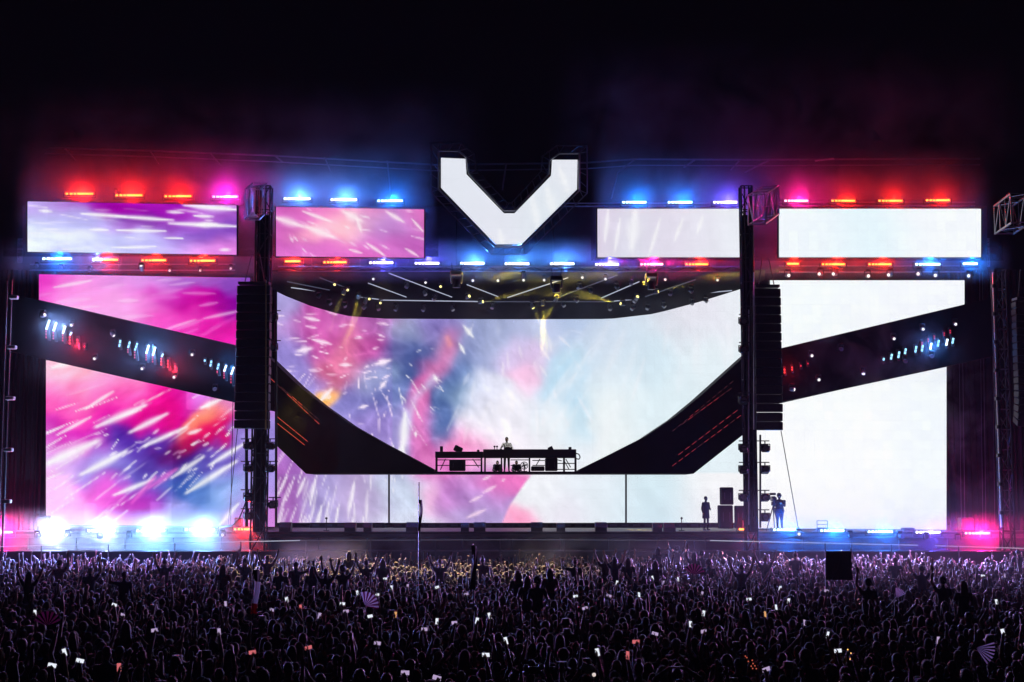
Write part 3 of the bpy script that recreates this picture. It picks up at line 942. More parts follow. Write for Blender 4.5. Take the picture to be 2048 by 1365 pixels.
for py in (595, 695, 797, 900, 1003):
    q = P(14, py, 72.3)
    MB().box((a.x + .2, 72.3, q.z), (.42, .3, .18), bevel=.03).build('junction_box', WHITEP, t)
for px in (1919, 1926, 1962, 1968, 1986):
    tag(MB().tube(P(px - 3, 545, 77.2), P(px + 4, 1060, 77.2), .018, n=5).build('rigging_wire', PIPED), 'thin rigging wire hanging before the drape by blank white screen', 'wire', 'rigging wires before the drape')

# ------------------------------------------------------------------ strobe bars
RED = dict(lens=(1.0, .20, .03), s=6, light=(1.0, .012, .004), k=.75, w='red')
MAG = dict(lens=(1.0, .45, .9), s=5, light=(1.0, .02, .55), k=.9, w='magenta')
PNK = dict(lens=(1.0, .4, .5), s=5, light=(1.0, .01, .22), k=1.3, w='pink')
WHT = dict(lens=(.85, .93, 1.0), s=6, light=(.06, .26, 1.0), k=1.2, w='white')
CYN = dict(lens=(.62, .93, 1.0), s=5, light=(.004, .17, .85), k=1.0, w='cyan white')
LAV = dict(lens=(.9, .82, 1.0), s=5, light=(.10, .08, 1.0), k=.8, w='lavender white')
STROBE_W = 320.0
WHL = dict(lens=(.9, .95, 1.0), s=6, light=(.38, .56, 1.0), k=1.5, w='white')
BLL = dict(lens=(.8, .94, 1.0), s=6, light=(.20, .48, 1.0), k=1.4, w='cyan white')
def strobe(x0, x1, py, Y, c, label, c2=None, power=1.0, drop=0.0, up=True, solid=False):
    front = py < 1000
    a, b = P(x0, py, Y), P(x1, py, Y)
    L = b.x - a.x
    cx = (a.x + b.x) / 2
    t = thing('strobe_bar', (cx, Y, a.z - .16), label, 'strobe')
    MB().box((cx, Y + .09, a.z), (L + .1, .12, .15), bevel=.03).build('housing', PLASTIC, t)
    MB().box((a.x - .1, Y + .12, a.z - .04), (.03, .1, .3)).box((b.x + .1, Y + .12, a.z - .04), (.03, .1, .3)).box((cx, Y + .12, a.z - .19), (L + .23, .1, .03)).build('bracket', BLACKM, t)
    cc = [c] * 4 if c2 is None else [c, c, c, c2]
    spans = [(0, 1)] if solid else [(0, .09), (.15, .25), (.29, .38), (.41, 1.0)]
    for (u, v), q in zip(spans, cc[-len(spans):]):
        m = glow('lens_' + q['w'].replace(' ', '_'), q['lens'], q['s'])
        MB().box((a.x + L * (u + v) / 2, Y, a.z), (L * (v - u), .05, .10), bevel=.015).build('lens', m, t)
    q = cc[-1]
    lamp('strobe_light', 'POINT', (cx + L * .12, Y - .10, a.z + .07), q['light'], STROBE_W * q['k'] * power, t, radius=.06)
    if c2 is not None:
        lamp('strobe_light', 'POINT', (a.x + L * .2, Y - .10, a.z + .07), c['light'], STROBE_W * .5 * power, t, radius=.06)

def row(items, Yf, where, near, power=1.0):
    """items: (x0, x1, y, colour); near: what the row is counted from (first item is next to it when rev)"""
    n = len(items)
    for i, it in enumerate(items):
        x0, x1, y, c = it[:4]
        c2 = it[4] if len(it) > 4 else None
        k = i if near[1] == 'start' else n - 1 - i
        w = c['w'] + (' and ' + c2['w'] if c2 else '')
        strobe(x0, x1, y, Yf(x0), c, f"{w} strobe {where}, {ORD[k]} from {near[0]}", c2, power * (it[5] if len(it) > 5 else 1), solid=(x1 - x0) < 35)

Y76 = lambda px: 76.0        # the lamp rows hang just behind the banner faces
row([(131, 187, 388, RED, None, 1.2), (231, 285, 391, RED, None, 1.1), (329, 383, 393, RED), (425, 475, 394, MAG)], Y76, 'above the lilac and purple banner', ('the truss tower', 'end'), 1.25)
row([(568, 620, 398, WHT, None, 1.1), (662, 713, 400, WHT), (755, 805, 402, CYN)], Y76, 'above the pink banner', ('the truss tower', 'start'))
row([(1245, 1292, 405, CYN), (1336, 1384, 405, CYN), (1427, 1474, 405, LAV)], Y76, 'above the pale lavender banner', ('the truss tower', 'end'))
row([(1569, 1616, 402, PNK), (1663, 1710, 402, RED), (1757, 1805, 402, RED), (1852, 1900, 401, RED)], Y76, 'above the plain ice-white banner', ('the truss tower', 'start'), .75)
row([(85, 143, 518, CYN, None, 1.6), (185, 236, 520, WHT, RED), (283, 332, 521, RED), (380, 430, 522, RED)], Y76, 'below the lilac and purple banner', ('the truss tower', 'end'), 1.1)
row([(570, 601, 523, RED), (647, 693, 525, RED), (739, 786, 526, LAV), (830, 878, 527, LAV), (921, 968, 527, WHT), (1010, 1058, 528, WHT)], Y76, 'on the canopy front', ('the tower by the pink banner', 'start'), .9)
row([(1101, 1148, 528, WHT), (1191, 1237, 529, LAV), (1281, 1326, 529, PNK), (1371, 1416, 529, RED)], Y76, 'on the canopy front', ('the tower by the pale lavender banner', 'end'), .9)
row([(1574, 1598, 528, RED), (1644, 1690, 529, RED), (1737, 1783, 529, RED), (1831, 1880, 529, CYN), (1926, 1955, 528, CYN)], Y76, 'below the plain ice-white banner', ('the truss tower', 'start'), .8)
Y73 = lambda px: 74.6
row([(-30, 25, 1065, PNK, None, 1.3), (72, 130, 1064, WHL, None, .8), (175, 230, 1062, WHL, None, .8), (273, 330, 1062, BLL, None, 1.1), (370, 430, 1060, BLL, None, 1.1), (468, 517, 1059, RED, None, .7)], Y73, 'on stage edge below magenta screen', ('the truss tower', 'end'), 2.6)
row([(1478, 1502, 1059, RED, None, .2), (1547, 1595, 1060, CYN), (1641, 1688, 1062, CYN), (1736, 1785, 1064, CYN), (1832, 1880, 1065, LAV), (1930, 1980, 1067, PNK, None, 1.5)], Y73, 'on stage edge below blank white screen', ('the truss tower', 'start'), 1.7)

# the lower rows also wash the audience
def wash(px, py, tx, ty, col, power, cone, parent_i):
    par = bpy.data.objects['strobe_bar' + ('.%03d' % parent_i if parent_i else '')]
    p = P(px, py, 74.4)
    lamp('audience_pit_wash_light', 'SPOT', p, col, power, par, radius=.25, aim=(tx, ty - 12, 1.0), cone=cone, blend=.8)
WASH = 3600.0
WC = [((0.20, 0.18, 1.0), -22, 62), ((0.29, 0.18, 1.0), -17, 56), ((0.47, 0.20, .95), -12, 60), ((0.65, 0.32, .6), -9, 52), ((1.0, .68, .32), -8, 66), ((1.0, .70, .36), -4, 66), ((1.0, .72, .4), 0, 66), ((0.43, 0.45, 1.0), 2, 52), ((0.36, 0.38, 1.0), 6, 60), ((0.30, 0.32, 1.0), 9, 50),
      ((0.35, 0.31, 1.0), 12, 62), ((0.30, 0.27, 1.0), 15, 54), ((0.33, 0.25, 1.0), 18, 64), ((0.29, 0.25, 1.0), 21, 58), ((0.50, 0.23, .95), 24, 62)]
for i, (c_, tx, ty) in enumerate(WC):
    px = [110, 205, 300, 405, 590, 760, 945, 1035, 1125, 1215, 1305, 1395, 1665, 1760, 1855][i]
    warm = c_[0] == 1.0
    wash(px, 512, tx, ty + (5 if warm else 0), c_, WASH * (12.0 if warm else .45), 24 if warm else 38, 14 + i)

for (px, tx, ty, k_) in ((860, -9.5, 70.5, 1.6), (1035, 2.0, 70.8, 1.3), (1215, 7.0, 70.8, 1.6), (1395, 10.5, 70.6, 1.2)):  # pale spots added to brighten the pit smoke
    wash(px, 512, tx, ty + 12, (.8, .74, .85), WASH * k_, 22, 22)
# low backlight from the stage lip, grazing the heads
RIM = 8500.0
for i, (px, c_, k_) in enumerate(((0, (1.0, .15, .6), 1.0), (100, (.2, .2, 1.0), 1.0), (205, (.2, .28, 1.0), 1.0), (300, (.2, .3, 1.0), 1.0), (400, (.35, .28, 1.0), 1.0), (490, (1.0, .35, .4), .5), (1490, (1.0, .35, .5), .6), (1570, (.35, .35, 1.0), 1.1), (1665, (.35, .33, 1.0), 1.1), (1760, (.4, .33, 1.0), 1.1), (1855, (.5, .28, 1.0), 1.1), (1955, (1.0, .25, .8), 1.2))):
    par = bpy.data.objects['strobe_bar.%03d' % (33 + i)]
    p = P(px, 1066, 73.1)
    lamp('audience_back_light', 'SPOT', p, c_, RIM * k_, par, radius=.2, aim=(p.x * .75, 40, 1.9), cone=95, blend=.6)

# upright battens on the slanting bands: (x, y top, y mid, y bottom)
def batten(px, y0, ym, y1, Y, top, bot, label, group):
    p0, pm, p1 = P(px, y0, Y), P(px - (y1 - y0) * .18, ym, Y), P(px - (y1 - y0) * .18, y1, Y)
    t = thing('led_batten', tuple(p1), label, 'batten', group)
    MB().box(((p0.x + p1.x) / 2, Y + .1, (p0.z + p1.z) / 2), (.14, .14, p0.z - p1.z + .2), (0, -.12, 0), bevel=.02).build('housing', PLASTIC, t)
    n = max(1, int(round((p0.z - pm.z) / .16)))
    for i in range(n):
        a, b = p0.lerp(pm, (i + .1) / n), p0.lerp(pm, (i + .9) / n)
        if top is not None:
            MB().tube(a, b, .05, n=6).build('led_cell', top, t)
    n = max(1, int(round((pm.z - p1.z) / .14)))
    for i in range(n):
        a, b = pm.lerp(p1, (i + .25) / n), pm.lerp(p1, (i + .8) / n)
        if bot is not None:
            MB().tube(a, b, .035, n=6).build('led_cell', bot, t)
    return t
BW = glow('batten_white', (.75, .9, 1.0), 3.0)
BB = glow('batten_blue', (.35, .75, 1.0), 1.6)
BR = glow('batten_red', (1.0, .05, .05), 2.0)
BRd = glow('batten_red_dim', (1.0, .04, .10), .8)
LL = [(99, 640, 660, 678, BW, BRd), (113, 645, 663, 680, BW, BRd), (131, 652, 668, 684, BW, BRd), (144, 664, 672, 690, BB, BR), (158, 676, 677, 695, None, BR), (170, 690, 691, 696, None, BRd),
      (241, 680, 695, 696, BB, None), (260, 683, 697, 707, BB, BRd), (275, 686, 702, 718, BB, BRd), (298, 690, 708, 722, BW, BRd), (311, 694, 712, 726, BW, BRd), (327, 707, 715, 732, BB, BR), (339, 718, 719, 737, None, BR), (352, 730, 731, 742, None, BR),
      (410, 719, 724, 725, BB, None), (423, 721, 734, 735, BB, None), (438, 727, 740, 748, BB, BRd), (453, 730, 744, 758, BW, BRd), (468, 734, 750, 768, BW, BRd)]
for it in LL:
    kind_ = 'upright led batten, blue-white above red,' if it[4] and it[5] else 'upright blue-white led batten' if it[4] else 'short upright red led batten'
    batten(*it[:4], 75.05, it[4], it[5], kind_ + ' on band across pink wing screens', kind_.strip(',') + ' on pink-screen band')
RR = [(1571, 736, 737, 748, None, BR), (1586, 732, 733, 742, None, BR), (1603, 728, 729, 735, None, BRd), (1617, 724, 725, 730, None, BRd),
      (1768, 716, 722, 723, BB, None), (1784, 708, 720, 721, BB, None), (1799, 703, 717, 718, BB, None), (1812, 697, 709, 710, BB, None), (1833, 692, 706, 707, BB, None), (1846, 690, 704, 705, BB, None), (1863, 686, 700, 701, BW, None), (1878, 680, 694, 695, BB, None), (1895, 678, 692, 693, BW, None), (1907, 676, 688, 689, BB, None)]
for it in RR:
    kind_ = 'upright blue-white led batten' if it[4] else 'short upright red led batten by the tower'
    batten(*it[:4], 75.25, it[4], it[5], kind_ + ' on band across blank white wing screens', kind_ + ' on blank-screen band')
for (px, py) in ((1846, 683), (1858, 676), (1870, 670), (1890, 664), (1902, 659)):
    q = P(px, py, 75.25)
    batten(px, py, py + .5, py + 9, 75.25, None, BRd, 'short red led batten above the blue ones on blank-screen band', 'short red battens on band')
lamp('batten_light', 'POINT', P(110, 650, 74.7), (.25, .45, 1.0), 420, bpy.data.objects['wing_band'], .25)
lamp('batten_light', 'POINT', P(300, 700, 74.7), (.15, .4, 1.0), 315, bpy.data.objects['wing_band'], .25)
lamp('batten_light', 'POINT', P(462, 738, 74.7), (.03, .3, 1.0), 112, bpy.data.objects['wing_band'], .25)
lamp('batten_light', 'POINT', P(345, 738, 74.8), (1.0, .02, .05), 140, bpy.data.objects['wing_band'], .15)
lamp('batten_light', 'POINT', P(152, 690, 74.8), (1.0, .02, .08), 140, bpy.data.objects['wing_band'], .15)
lamp('batten_light', 'POINT', P(1868, 692, 74.9), (.05, .3, 1.0), 150, wr, .25)
lamp('batten_light', 'POINT', P(1580, 738, 74.9), (1.0, .01, .02), 40, wr, .2)

# ------------------------------------------------------------------ moving-head lamps
LIT = glow('lamp_lens_lit', (1.0, .96, .88), 1.6)
LITY = glow('lamp_lens_yellow', (1.0, .85, .25), 3.0)
OFFL = mat('lamp_lens_off', (.5, .5, .55), .15, .3)
def moving_head(p, aim, label, group, lens=LIT, body=SILVER, s=1.0, spot=None):
    p = Vector(p)
    d = (Vector(aim) - p).normalized() if aim is not None else Vector((0, -1, -.3)).normalized()
    t = thing('moving_head_lamp', (p.x, p.y, p.z), label, 'lamp', group)
    MB().box((p.x, p.y, p.z + .30 * s), (.30 * s, .26 * s, .10 * s), bevel=.02).build('base', PLASTIC, t)
    MB().box((p.x - .17 * s, p.y, p.z + .1 * s), (.04 * s, .12 * s, .34 * s), bevel=.015).box((p.x + .17 * s, p.y, p.z + .1 * s), (.04 * s, .12 * s, .34 * s), bevel=.015).box((p.x, p.y, p.z + .245 * s), (.38 * s, .12 * s, .04 * s)).build('yoke', PLASTIC, t)
    h = MB().tube(p - d * .18 * s, p - d * .02 * s, .10 * s, .13 * s, n=12)
    h.tube(p - d * .02 * s, p + d * .17 * s, .13 * s, .14 * s, n=12)
    b = h.build('head', body, t, smooth=False)
    MB().tube(p + d * .172 * s, p + d * .185 * s, .085 * s, n=12).build('lens', lens, b)
    if spot:
        col, power, cone = spot
        lamp('beam_light', 'SPOT', p + d * .25 * s, col, power, t, radius=.08, aim=aim, cone=cone, blend=.5)
    return t
for (px, py) in ((74, 533), (122, 536), (180, 541), (340, 541), (401, 541), (462, 537)):
    moving_head(P(px, py, 75.9), None, 'small lamp hung under the lilac and purple banner', 'lamps under the lilac banner', LIT if px > 300 else OFFL, s=.6)
for (px, py) in ((1575, 549), (1641, 546), (1670, 546), (1735, 550), (1780, 548), (1838, 546), (1872, 549), (1940, 550)):
    p = P(px, py + 2, 75.9)
    moving_head(p, p + Vector((rng.uniform(-1, 1), -1, -.2)), 'small silver moving lamp hung under the plain ice-white banner', 'lamps under the ice-white banner', LIT, s=.9)
for (px, py, on) in ((190, 717, 1), (285, 737, 1), (385, 709, 1), (349, 754, 1), (144, 650, 1), (430, 778, 0)):
    moving_head(P(px, py, 74.9), None, 'small round lamp on the band across pink wing screens', 'lamps on band across pink wing screens', LIT if on else OFFL, s=.7)
for (px, py, on) in ((1623, 711, 1), (1637, 759, 1), (1682, 698, 0), (1787, 677, 1), (1845, 658, 1), (1863, 712, 0), (1910, 648, 1), (1810, 722, 0)):
    moving_head(P(px, py, 75.1), None, 'small silver lamp on the band across blank wing screens', 'lamps on band across blank wing screens', LIT if on else OFFL, s=.75)
# front edge lamps on the stage lip
for (px, py) in ((75, 1070), (135, 1068), (200, 1072), (258, 1070), (445, 1068), (1597, 1066), (1700, 1070), (1853, 1073), (1916, 1075), (1800, 1071)):
    p = P(px, py + 3, 74.2)
    moving_head(p, p + Vector((rng.uniform(-.6, .6), -1, .1)), 'low lamp standing on the stage lip between strobe bars', 'lamps on the stage lip', LIT if px in (445, 1597, 135) else OFFL, s=.8)
# canopy lamps
for (px, py, y) in ((748, 548, 0), (852, 555, 0), (946, 551, 0), (996, 551, 0), (1047, 550, 0), (1088, 550, 0), (1164, 545, 0), (1210, 548, 0), (1329, 549, 0), (1433, 550, 0),
                    (671, 559, 1), (697, 570, 1), (719, 580, 1), (740, 588, 1), (762, 596, 1), (882, 563, 1)):
    moving_head(CE(px, max(py, 545), .2) - Vector((0, .1, .1)), None, 'small yellow-lit lamp on the canopy near the pink banner' if y else 'small white-lit lamp in the row along the canopy front', 'yellow lamps on canopy' if y else 'white lamps on canopy front', LITY if y else LIT, s=.62)
for (px, py) in ((660, 594), (690, 599), (757, 605), (793, 606), (848, 607), (640, 580), (730, 603), (905, 606), (985, 602), (1232, 562), (1262, 553), (1152, 589), (1126, 598), (1265, 605), (1295, 604), (1326, 600), (1383, 594), (1410, 590), (1442, 587), (1220, 605), (1270, 590), (1180, 570), (850, 575), (815, 560), (870, 585), (1340, 575), (1380, 570)):
    if py >= float(np.interp(px, cb_x, cb_y)) - 4:
        continue
    p = CE(px, py, .2) - Vector((0, .1, .15))
    moving_head(p, p + Vector((rng.uniform(-1, 1), -.6, -1)), 'unlit silver lamp scattered over the canopy ceiling', 'unlit lamps on canopy ceiling', OFFL, s=.75)

YELC = (1.0, .78, .08)
BEAM_W = 9000.0
def beam(px, py, drop_target, label, cone=14, k=1.0, col=YELC, lens=LITY):
    p = CE(px, py, .25) - Vector((0, .3, .15))
    moving_head(p, drop_target, label, 'yellow beam lamps', lens, s=.8, spot=(col, BEAM_W * k, cone))
beam(1085, 594, P(1087, 680, 80.0), 'moving lamp throwing a thick yellow beam straight down the central screen', 15, 8.0)
beam(1064, 600, P(1078, 640, 80), 'moving lamp throwing a short yellow beam beside the straight one', 9, 2.0)
beam(1112, 586, P(1092, 640, 80), 'moving lamp throwing a leaning yellow beam onto the straight one', 9, 2.0)
beam(1158, 562, P(1115, 590, 79), 'moving lamp throwing a yellow beam from beside the white box lamp', 12, .8)
beam(962, 592, P(1105, 572, 77.2), 'moving lamp throwing a wide yellow beam sideways toward the centre', 13, 1.3)
beam(936, 582, P(1000, 555, 76.8), 'moving lamp throwing a yellow beam upward at the canopy front', 9, .8)
beam(1244, 596, P(1120, 580, 77.8), 'moving lamp throwing a wide yellow beam across under the lavender banner', 13, 1.3)
beam(1272, 584, P(1300, 548, 77.2), 'moving lamp throwing a yellow beam up past the lit lamp box', 11, 1.0)
beam(1310, 572, P(1440, 552, 77), 'moving lamp throwing a yellow beam toward the tower', 12, .9)
beam(719, 580, P(705, 640, 80), 'moving lamp throwing a pale yellow beam down near the pink screen side', 10, 1.6)
beam(733, 590, P(712, 640, 80), 'moving lamp throwing a second pale yellow beam near the pink side', 10, 1.3)
# band spots that rake the haze
p = P(1584, 779, 74.9); moving_head(p, P(1680, 790, 73.5), 'white lamp raking a fan of light along band by the tower', None, LIT, s=.8, spot=((.8, .9, 1), 260, 26))
p = P(1727, 744, 74.9); moving_head(p, P(1727, 800, 73.9), 'white lamp shining straight down off the band between battens', None, LIT, s=.8, spot=((.9, .95, 1), 220, 30))
p = P(86, 631, 74.6); moving_head(p, P(140, 612, 73.5), 'white lamp raking the band beside the drape on magenta side', None, LIT, s=.8, spot=((.6, .75, 1), 260, 22))
p = P(225, 669, 74.6); moving_head(p, P(262, 715, 74.2), 'white lamp on pink-side band aimed down at battens', None, LIT, s=.7, spot=((.5, .6, 1), 120, 18))
p = P(283, 537, 75.0); moving_head(p, P(279, 515, 74.6), 'white lamp under the lilac banner shining straight up', None, LIT, s=.8, spot=((1, .85, .85), 120, 14))

p = P(1047, 552, 75.4); moving_head(p, P(1013, 890, 80.6), 'white lamp on the canopy front aimed down at the DJ', None, LIT, s=.7, spot=((1, .95, .9), 2500, 9))

beam(690, 572, P(600, 800, 79.0), 'moving lamp throwing yellow light down onto the bridge end', 16, .35)
for px, lab in ((232, 'moving lamp throwing a faint narrow red beam up beside the first red strobe'), (287, 'moving lamp throwing a faint narrow red beam up between red strobes')):
    p = P(px, 384, 76.2)
    moving_head(p, P(px + (px - 260) * .2, 120, 76.6), lab, None, LIT, s=.5, spot=((1.0, .08, .12), 900, 7))
# three big lamp boxes lit by the yellow beams
BOXC = mat('box_cream', (.75, .62, .38), .5)
for px, py, lab in ((913, 556, 'big cream lamp box hanging from canopy under the letter V'), (1113, 566, 'big dark lamp box hanging from canopy beside the letter V'), (1303, 560, 'big cream lamp box with yellow light under the pale lavender banner')):
    p = P(px, py, 75.3)
    m = BOXC if px != 1113 else PLASTIC
    t = thing('lamp_box', (p.x, p.y, p.z - .4), lab, 'lamp')
    MB().box((p.x, p.y, p.z + .22), (.62, .5, .22), bevel=.04).build('base', m, t)
    for s in (-1, 1):
        MB().box((p.x + s * .27, p.y, p.z - .05), (.09, .22, .5), (0, s * .12, 0), bevel=.03).build('yoke_arm', m, t)
    MB().tube((p.x, p.y, p.z - .08), (p.x, p.y + .02, p.z - .5), .17, .2, n=14).build('head', PLASTIC, t)
    for s in (-1, 1):
        MB().tube((p.x + s * .2, p.y, p.z + .3), (p.x + s * .26, p.y, p.z + .75), .02).build('hanging_strap', PIPED, t)

# ------------------------------------------------------------------ DJ booth and things on the bridge
YB = 79.9
ZB = P(1013, 943.5, 79.3).z
PXM = 3000.0 / YB
def bx(px): return P(px, 940, YB).x
def bz(py): return P(1013, py, YB).z
booth = thing('dj_booth', (bx(1013), YB, ZB), 'long dark DJ desk on open frame legs in front of the central screen', 'booth')
MB().box(((bx(871) + bx(966)) / 2, YB, (bz(904) + bz(916.5)) / 2), (bx(966) - bx(871), .9, bz(904) - bz(916.5)), bevel=.02).build('desk', DARKP, booth)
MB().box(((bx(966.5) + bx(1152)) / 2, YB, (bz(899.5) + bz(916.5)) / 2), (bx(1152) - bx(966.5), .95, bz(899.5) - bz(916.5)), bevel=.02).build('desk', DARKP, booth)
for px in (873, 963, 970, 1003, 1059, 1128, 1151):
    for dy in (-.38, .38):
        MB().box((bx(px), YB + dy, (ZB + bz(916)) / 2), (.08, .08, bz(916) - ZB)).build('leg', BLACKM, booth)
for (xa, xb, py) in ((873, 963, 920), (873, 963, 931), (1021, 1059, 920), (1021, 1040, 931), (1065, 1090, 921), (1065, 1090, 931), (1115, 1150, 927), (1115, 1150, 939)):
    MB().tube((bx(xa), YB + .38, bz(py)), (bx(xb), YB + .38, bz(py)), .025).build('cross_rail', BLACKM, booth)
for (a, b) in (((880, 940), (890, 918)), ((945, 918), (957, 935)), ((1072, 932), (1080, 918)), ((1132, 918), (1142, 935)), ((1128, 920), (1138, 938)), ((1108, 918), (1124, 922))):
    MB().tube((bx(a[0]), YB + .38, bz(a[1])), (bx(b[0]), YB + .38, bz(b[1])), .025).build('diagonal_brace', BLACKM, booth)
MB().path([(bx(1152), YB, bz(907)), (bx(1158), YB, bz(909)), (bx(1160.5), YB, bz(915)), (bx(1158), YB, bz(919)), (bx(1153), YB, bz(918))], .03).build('cable_loop', CABLE, booth)

def deskbox(name, x0, x1, y0, y1, depth, label, cat, Y=None, rot=None, m=PLASTIC, detail=True, group=None):
    Y = Y or YB
    a, b = P(x0, y0, Y), P(x1, y1, Y)
    c = (a + b) / 2
    w, h = b.x - a.x, a.z - b.z
    t = thing(name, (c.x, Y, b.z), label, cat, group)
    body = MB().box((c.x, Y, c.z), (w, depth, h), rot, bevel=min(.04, w * .1, h * .15)).build('body', m, t)
    if detail:
        R = Euler(rot).to_matrix() if rot else Matrix.Identity(3)
        MB().box(c * 1.0 + R @ Vector((0, -depth / 2 - .008, 0)) + Vector((0, 0, 0)), (w * .8, .012, h * .75), rot).build('front_plate', SCENIC if m is SCENIC else BLACKM, t)
        for s in (-1, 1):
            MB().tube(c + R @ Vector((s * w * .25, -depth / 2 - .02, h * .2)), c + R @ Vector((s * w * .25, -depth / 2 - .02, -h * .2)), .012, n=5).build('handle', PIPED, t)
    return t
deskbox('equipment_case', 899, 931, 920, 942.5, .7, 'black equipment case with small lights under the DJ desk', 'case', YB + .1)
deskbox('equipment_case', 1090, 1115, 916.7, 942.5, .7, 'tall black equipment case under desk end by the cable loop', 'case', YB + .1)
deskbox('equipment_case', 1062, 1089, 933, 942.5, .5, 'low black equipment case beside the fan under the desk', 'case', YB - .1)
deskbox('wedge_monitor', 908, 925, 893, 905, .5, 'tilted wedge monitor on the lower end of the DJ desk', 'speaker', YB, (0, .45, 0))
deskbox('wedge_monitor', 1096, 1106, 894, 902, .4, 'small tilted wedge monitor on the upper end of the DJ desk', 'speaker', YB, (0, -.45, 0))
deskbox('desk_speaker', 880, 886, 893, 903.5, .25, 'small upright speaker at the lower end of the desk', 'speaker', YB, None, PLASTIC, False)
deskbox('desk_speaker', 1137, 1143, 894.5, 899.4, .2, 'small upright speaker at the desk end by the cable loop', 'speaker', YB, None, PLASTIC, False)
deskbox('desk_gear', 954, 959, 900, 903.8, .2, 'tiny gear box where the desk steps up', 'gear', YB, None, PLASTIC, False)
deskbox('laptop', 1008, 1024, 895, 899.4, .04, 'dark laptop lid open on the desk in front of the DJ', 'laptop', YB - .3, (-.2, 0, 0), PLASTIC, False)
for k, px in enumerate((989, 994)):
    t = thing('headphone_stand', (bx(px), YB, bz(899)), 'short headphone stand on the desk beside the DJ' , 'stand', 'headphone stands on desk')
    MB().tube((bx(px), YB, bz(899.5)), (bx(px), YB, bz(895)), .02).build('post', BLACKM, t)
    MB().ball((bx(px), YB, bz(893.5)), (.06, .06, .05)).build('cup', PLASTIC, t)
fan = thing('floor_fan', (bx(1048.5), YB + .1, ZB), 'round black floor fan standing under the DJ desk', 'fan')
n = 20
for rr in (.19, .12):
    pts = [(bx(1048.5) + rr * math.cos(2 * math.pi * i / n), YB + .1, bz(931.5) + rr * math.sin(2 * math.pi * i / n)) for i in range(n + 1)]
    MB().path(pts, .022 if rr > .15 else .01, 5).build('guard_ring', BLACKM, fan)
for i in range(4):
    th = i * math.pi / 2 + .3
    MB().box((bx(1048.5) + .08 * math.cos(th), YB + .12, bz(931.5) + .08 * math.sin(th)), (.15, .01, .08), (0.3, -th, 0)).build('blade', BLACKM, fan)
MB().tube((bx(1048.5), YB + .1, bz(936.5)), (bx(1048.5), YB + .1, ZB), .03).box((bx(1048.5), YB + .1, ZB + .02), (.34, .25, .04)).build('foot', BLACKM, fan)

# ------------------------------------------------------------------ things on the deck
def floor_box(x0, x1, y0, label, Y=75.3, cat='monitor', name='floor_monitor', depth=.6):
    a = P(x0, y0, Y); b = P(x1, y0, Y)
    t = thing(name, ((a.x + b.x) / 2, Y, ZS), label, cat, 'floor monitors along stage edge')
    w, h = b.x - a.x, max(.2, a.z - ZS)
    pr = [(0, 0), (depth, 0), (depth, h), (depth * .45, h), (0, h * .45)]
    L = [Vector((a.x, Y - depth / 2 + u, ZS + v)) for u, v in pr]; R = [Vector((b.x, Y - depth / 2 + u, ZS + v)) for u, v in pr]
    body = MB().prism(L, R).build('cabinet', PLASTIC, t)
    MB().box(((a.x + b.x) / 2, Y - depth / 2 - .015, ZS + h * .22), (w * .85, .02, h * .36)).build('grille', BLACKM, body)
for (x0, x1, y0) in ((560, 583, 1045), (690, 712, 1045.5), (728, 744, 1046), (813, 840, 1045), (922, 938, 1046), (948, 971, 1045), (1062, 1085, 1045), (1113, 1130, 1047), (1190, 1213, 1045), (1305, 1323, 1047), (1327, 1350, 1046)):
    floor_box(x0, x1, y0, 'black wedge monitor sitting on the stage edge below central screen')
def lowbar(x0, x1, y, Y, h, label):
    a, b = P(x0, y, Y), P(x1, y, Y)
    t = thing('floor_batten', ((a.x + b.x) / 2, Y, ZS), label, 'batten')
    MB().box(((a.x + b.x) / 2, Y, ZS + h / 2), (b.x - a.x, .3, h), bevel=.03).build('housing', BLACKM, t)
    k = int((b.x - a.x) / .6)
    for i in range(k):
        MB().box((a.x + (i + .5) * (b.x - a.x) / k, Y - .16, ZS + h / 2), (.4, .03, h * .5)).build('lens', PIPED, t)
lowbar(620, 770, 1046, 83.6, .28, 'low black floor batten under the pink end of central screen')
lowbar(785, 1190, 1046, 83.6, .26, 'long low black floor batten under the middle of central screen')
lowbar(1215, 1400, 1046, 83.6, .28, 'low black floor batten under the pale end of central screen')
for px, lab in ((653, 'small microphone stand on deck before the pink end of central screen'), (1363, 'small microphone stand on deck beside the person in the long coat')):
    a = P(px, 1037, 76.5)
    t = thing('microphone_stand', (a.x, 76.5, ZS), lab, 'stand')
    MB().tube((a.x, 76.5, ZS), (a.x, 76.5, a.z), .02).build('pole', BLACKM, t)
    MB().tube((a.x, 76.5, ZS), (a.x, 76.5, ZS + .03), .16, n=14).build('base', BLACKM, t)
    MB().ball((a.x, 76.45, a.z), (.06, .09, .06)).build('microphone', PLASTIC, t)
deskbox('speaker_stack', 1441, 1465, 975, 1010, .8, 'tall black side-fill speaker on top of its stack by the tower', 'speaker', 76.0, None, SCENIC)
deskbox('speaker_stack', 1437, 1464, 1011, 1057.5, .9, 'black bass speaker at the bottom of the stack by the tower', 'speaker', 76.0, None, SCENIC)
deskbox('amplifier_rack', 1470, 1488, 1012, 1057, .7, 'amplifier rack behind the red strobe at the tower foot', 'rack', 75.6, None, SCENIC)
deskbox('equipment_case', 1484, 1503, 1040, 1057, .6, 'white-marked gear case right above the red strobe', 'case', 75.3, None, SILVER)
deskbox('equipment_case', 470, 484, 1036, 1054, .5, 'small dark gear case at the mast foot by magenta screen', 'case', 75.3)
deskbox('equipment_case', 76, 98, 1032, 1054, .6, 'dark gear box at the bottom corner of the magenta screen', 'case', 75.6, None, PLASTIC)
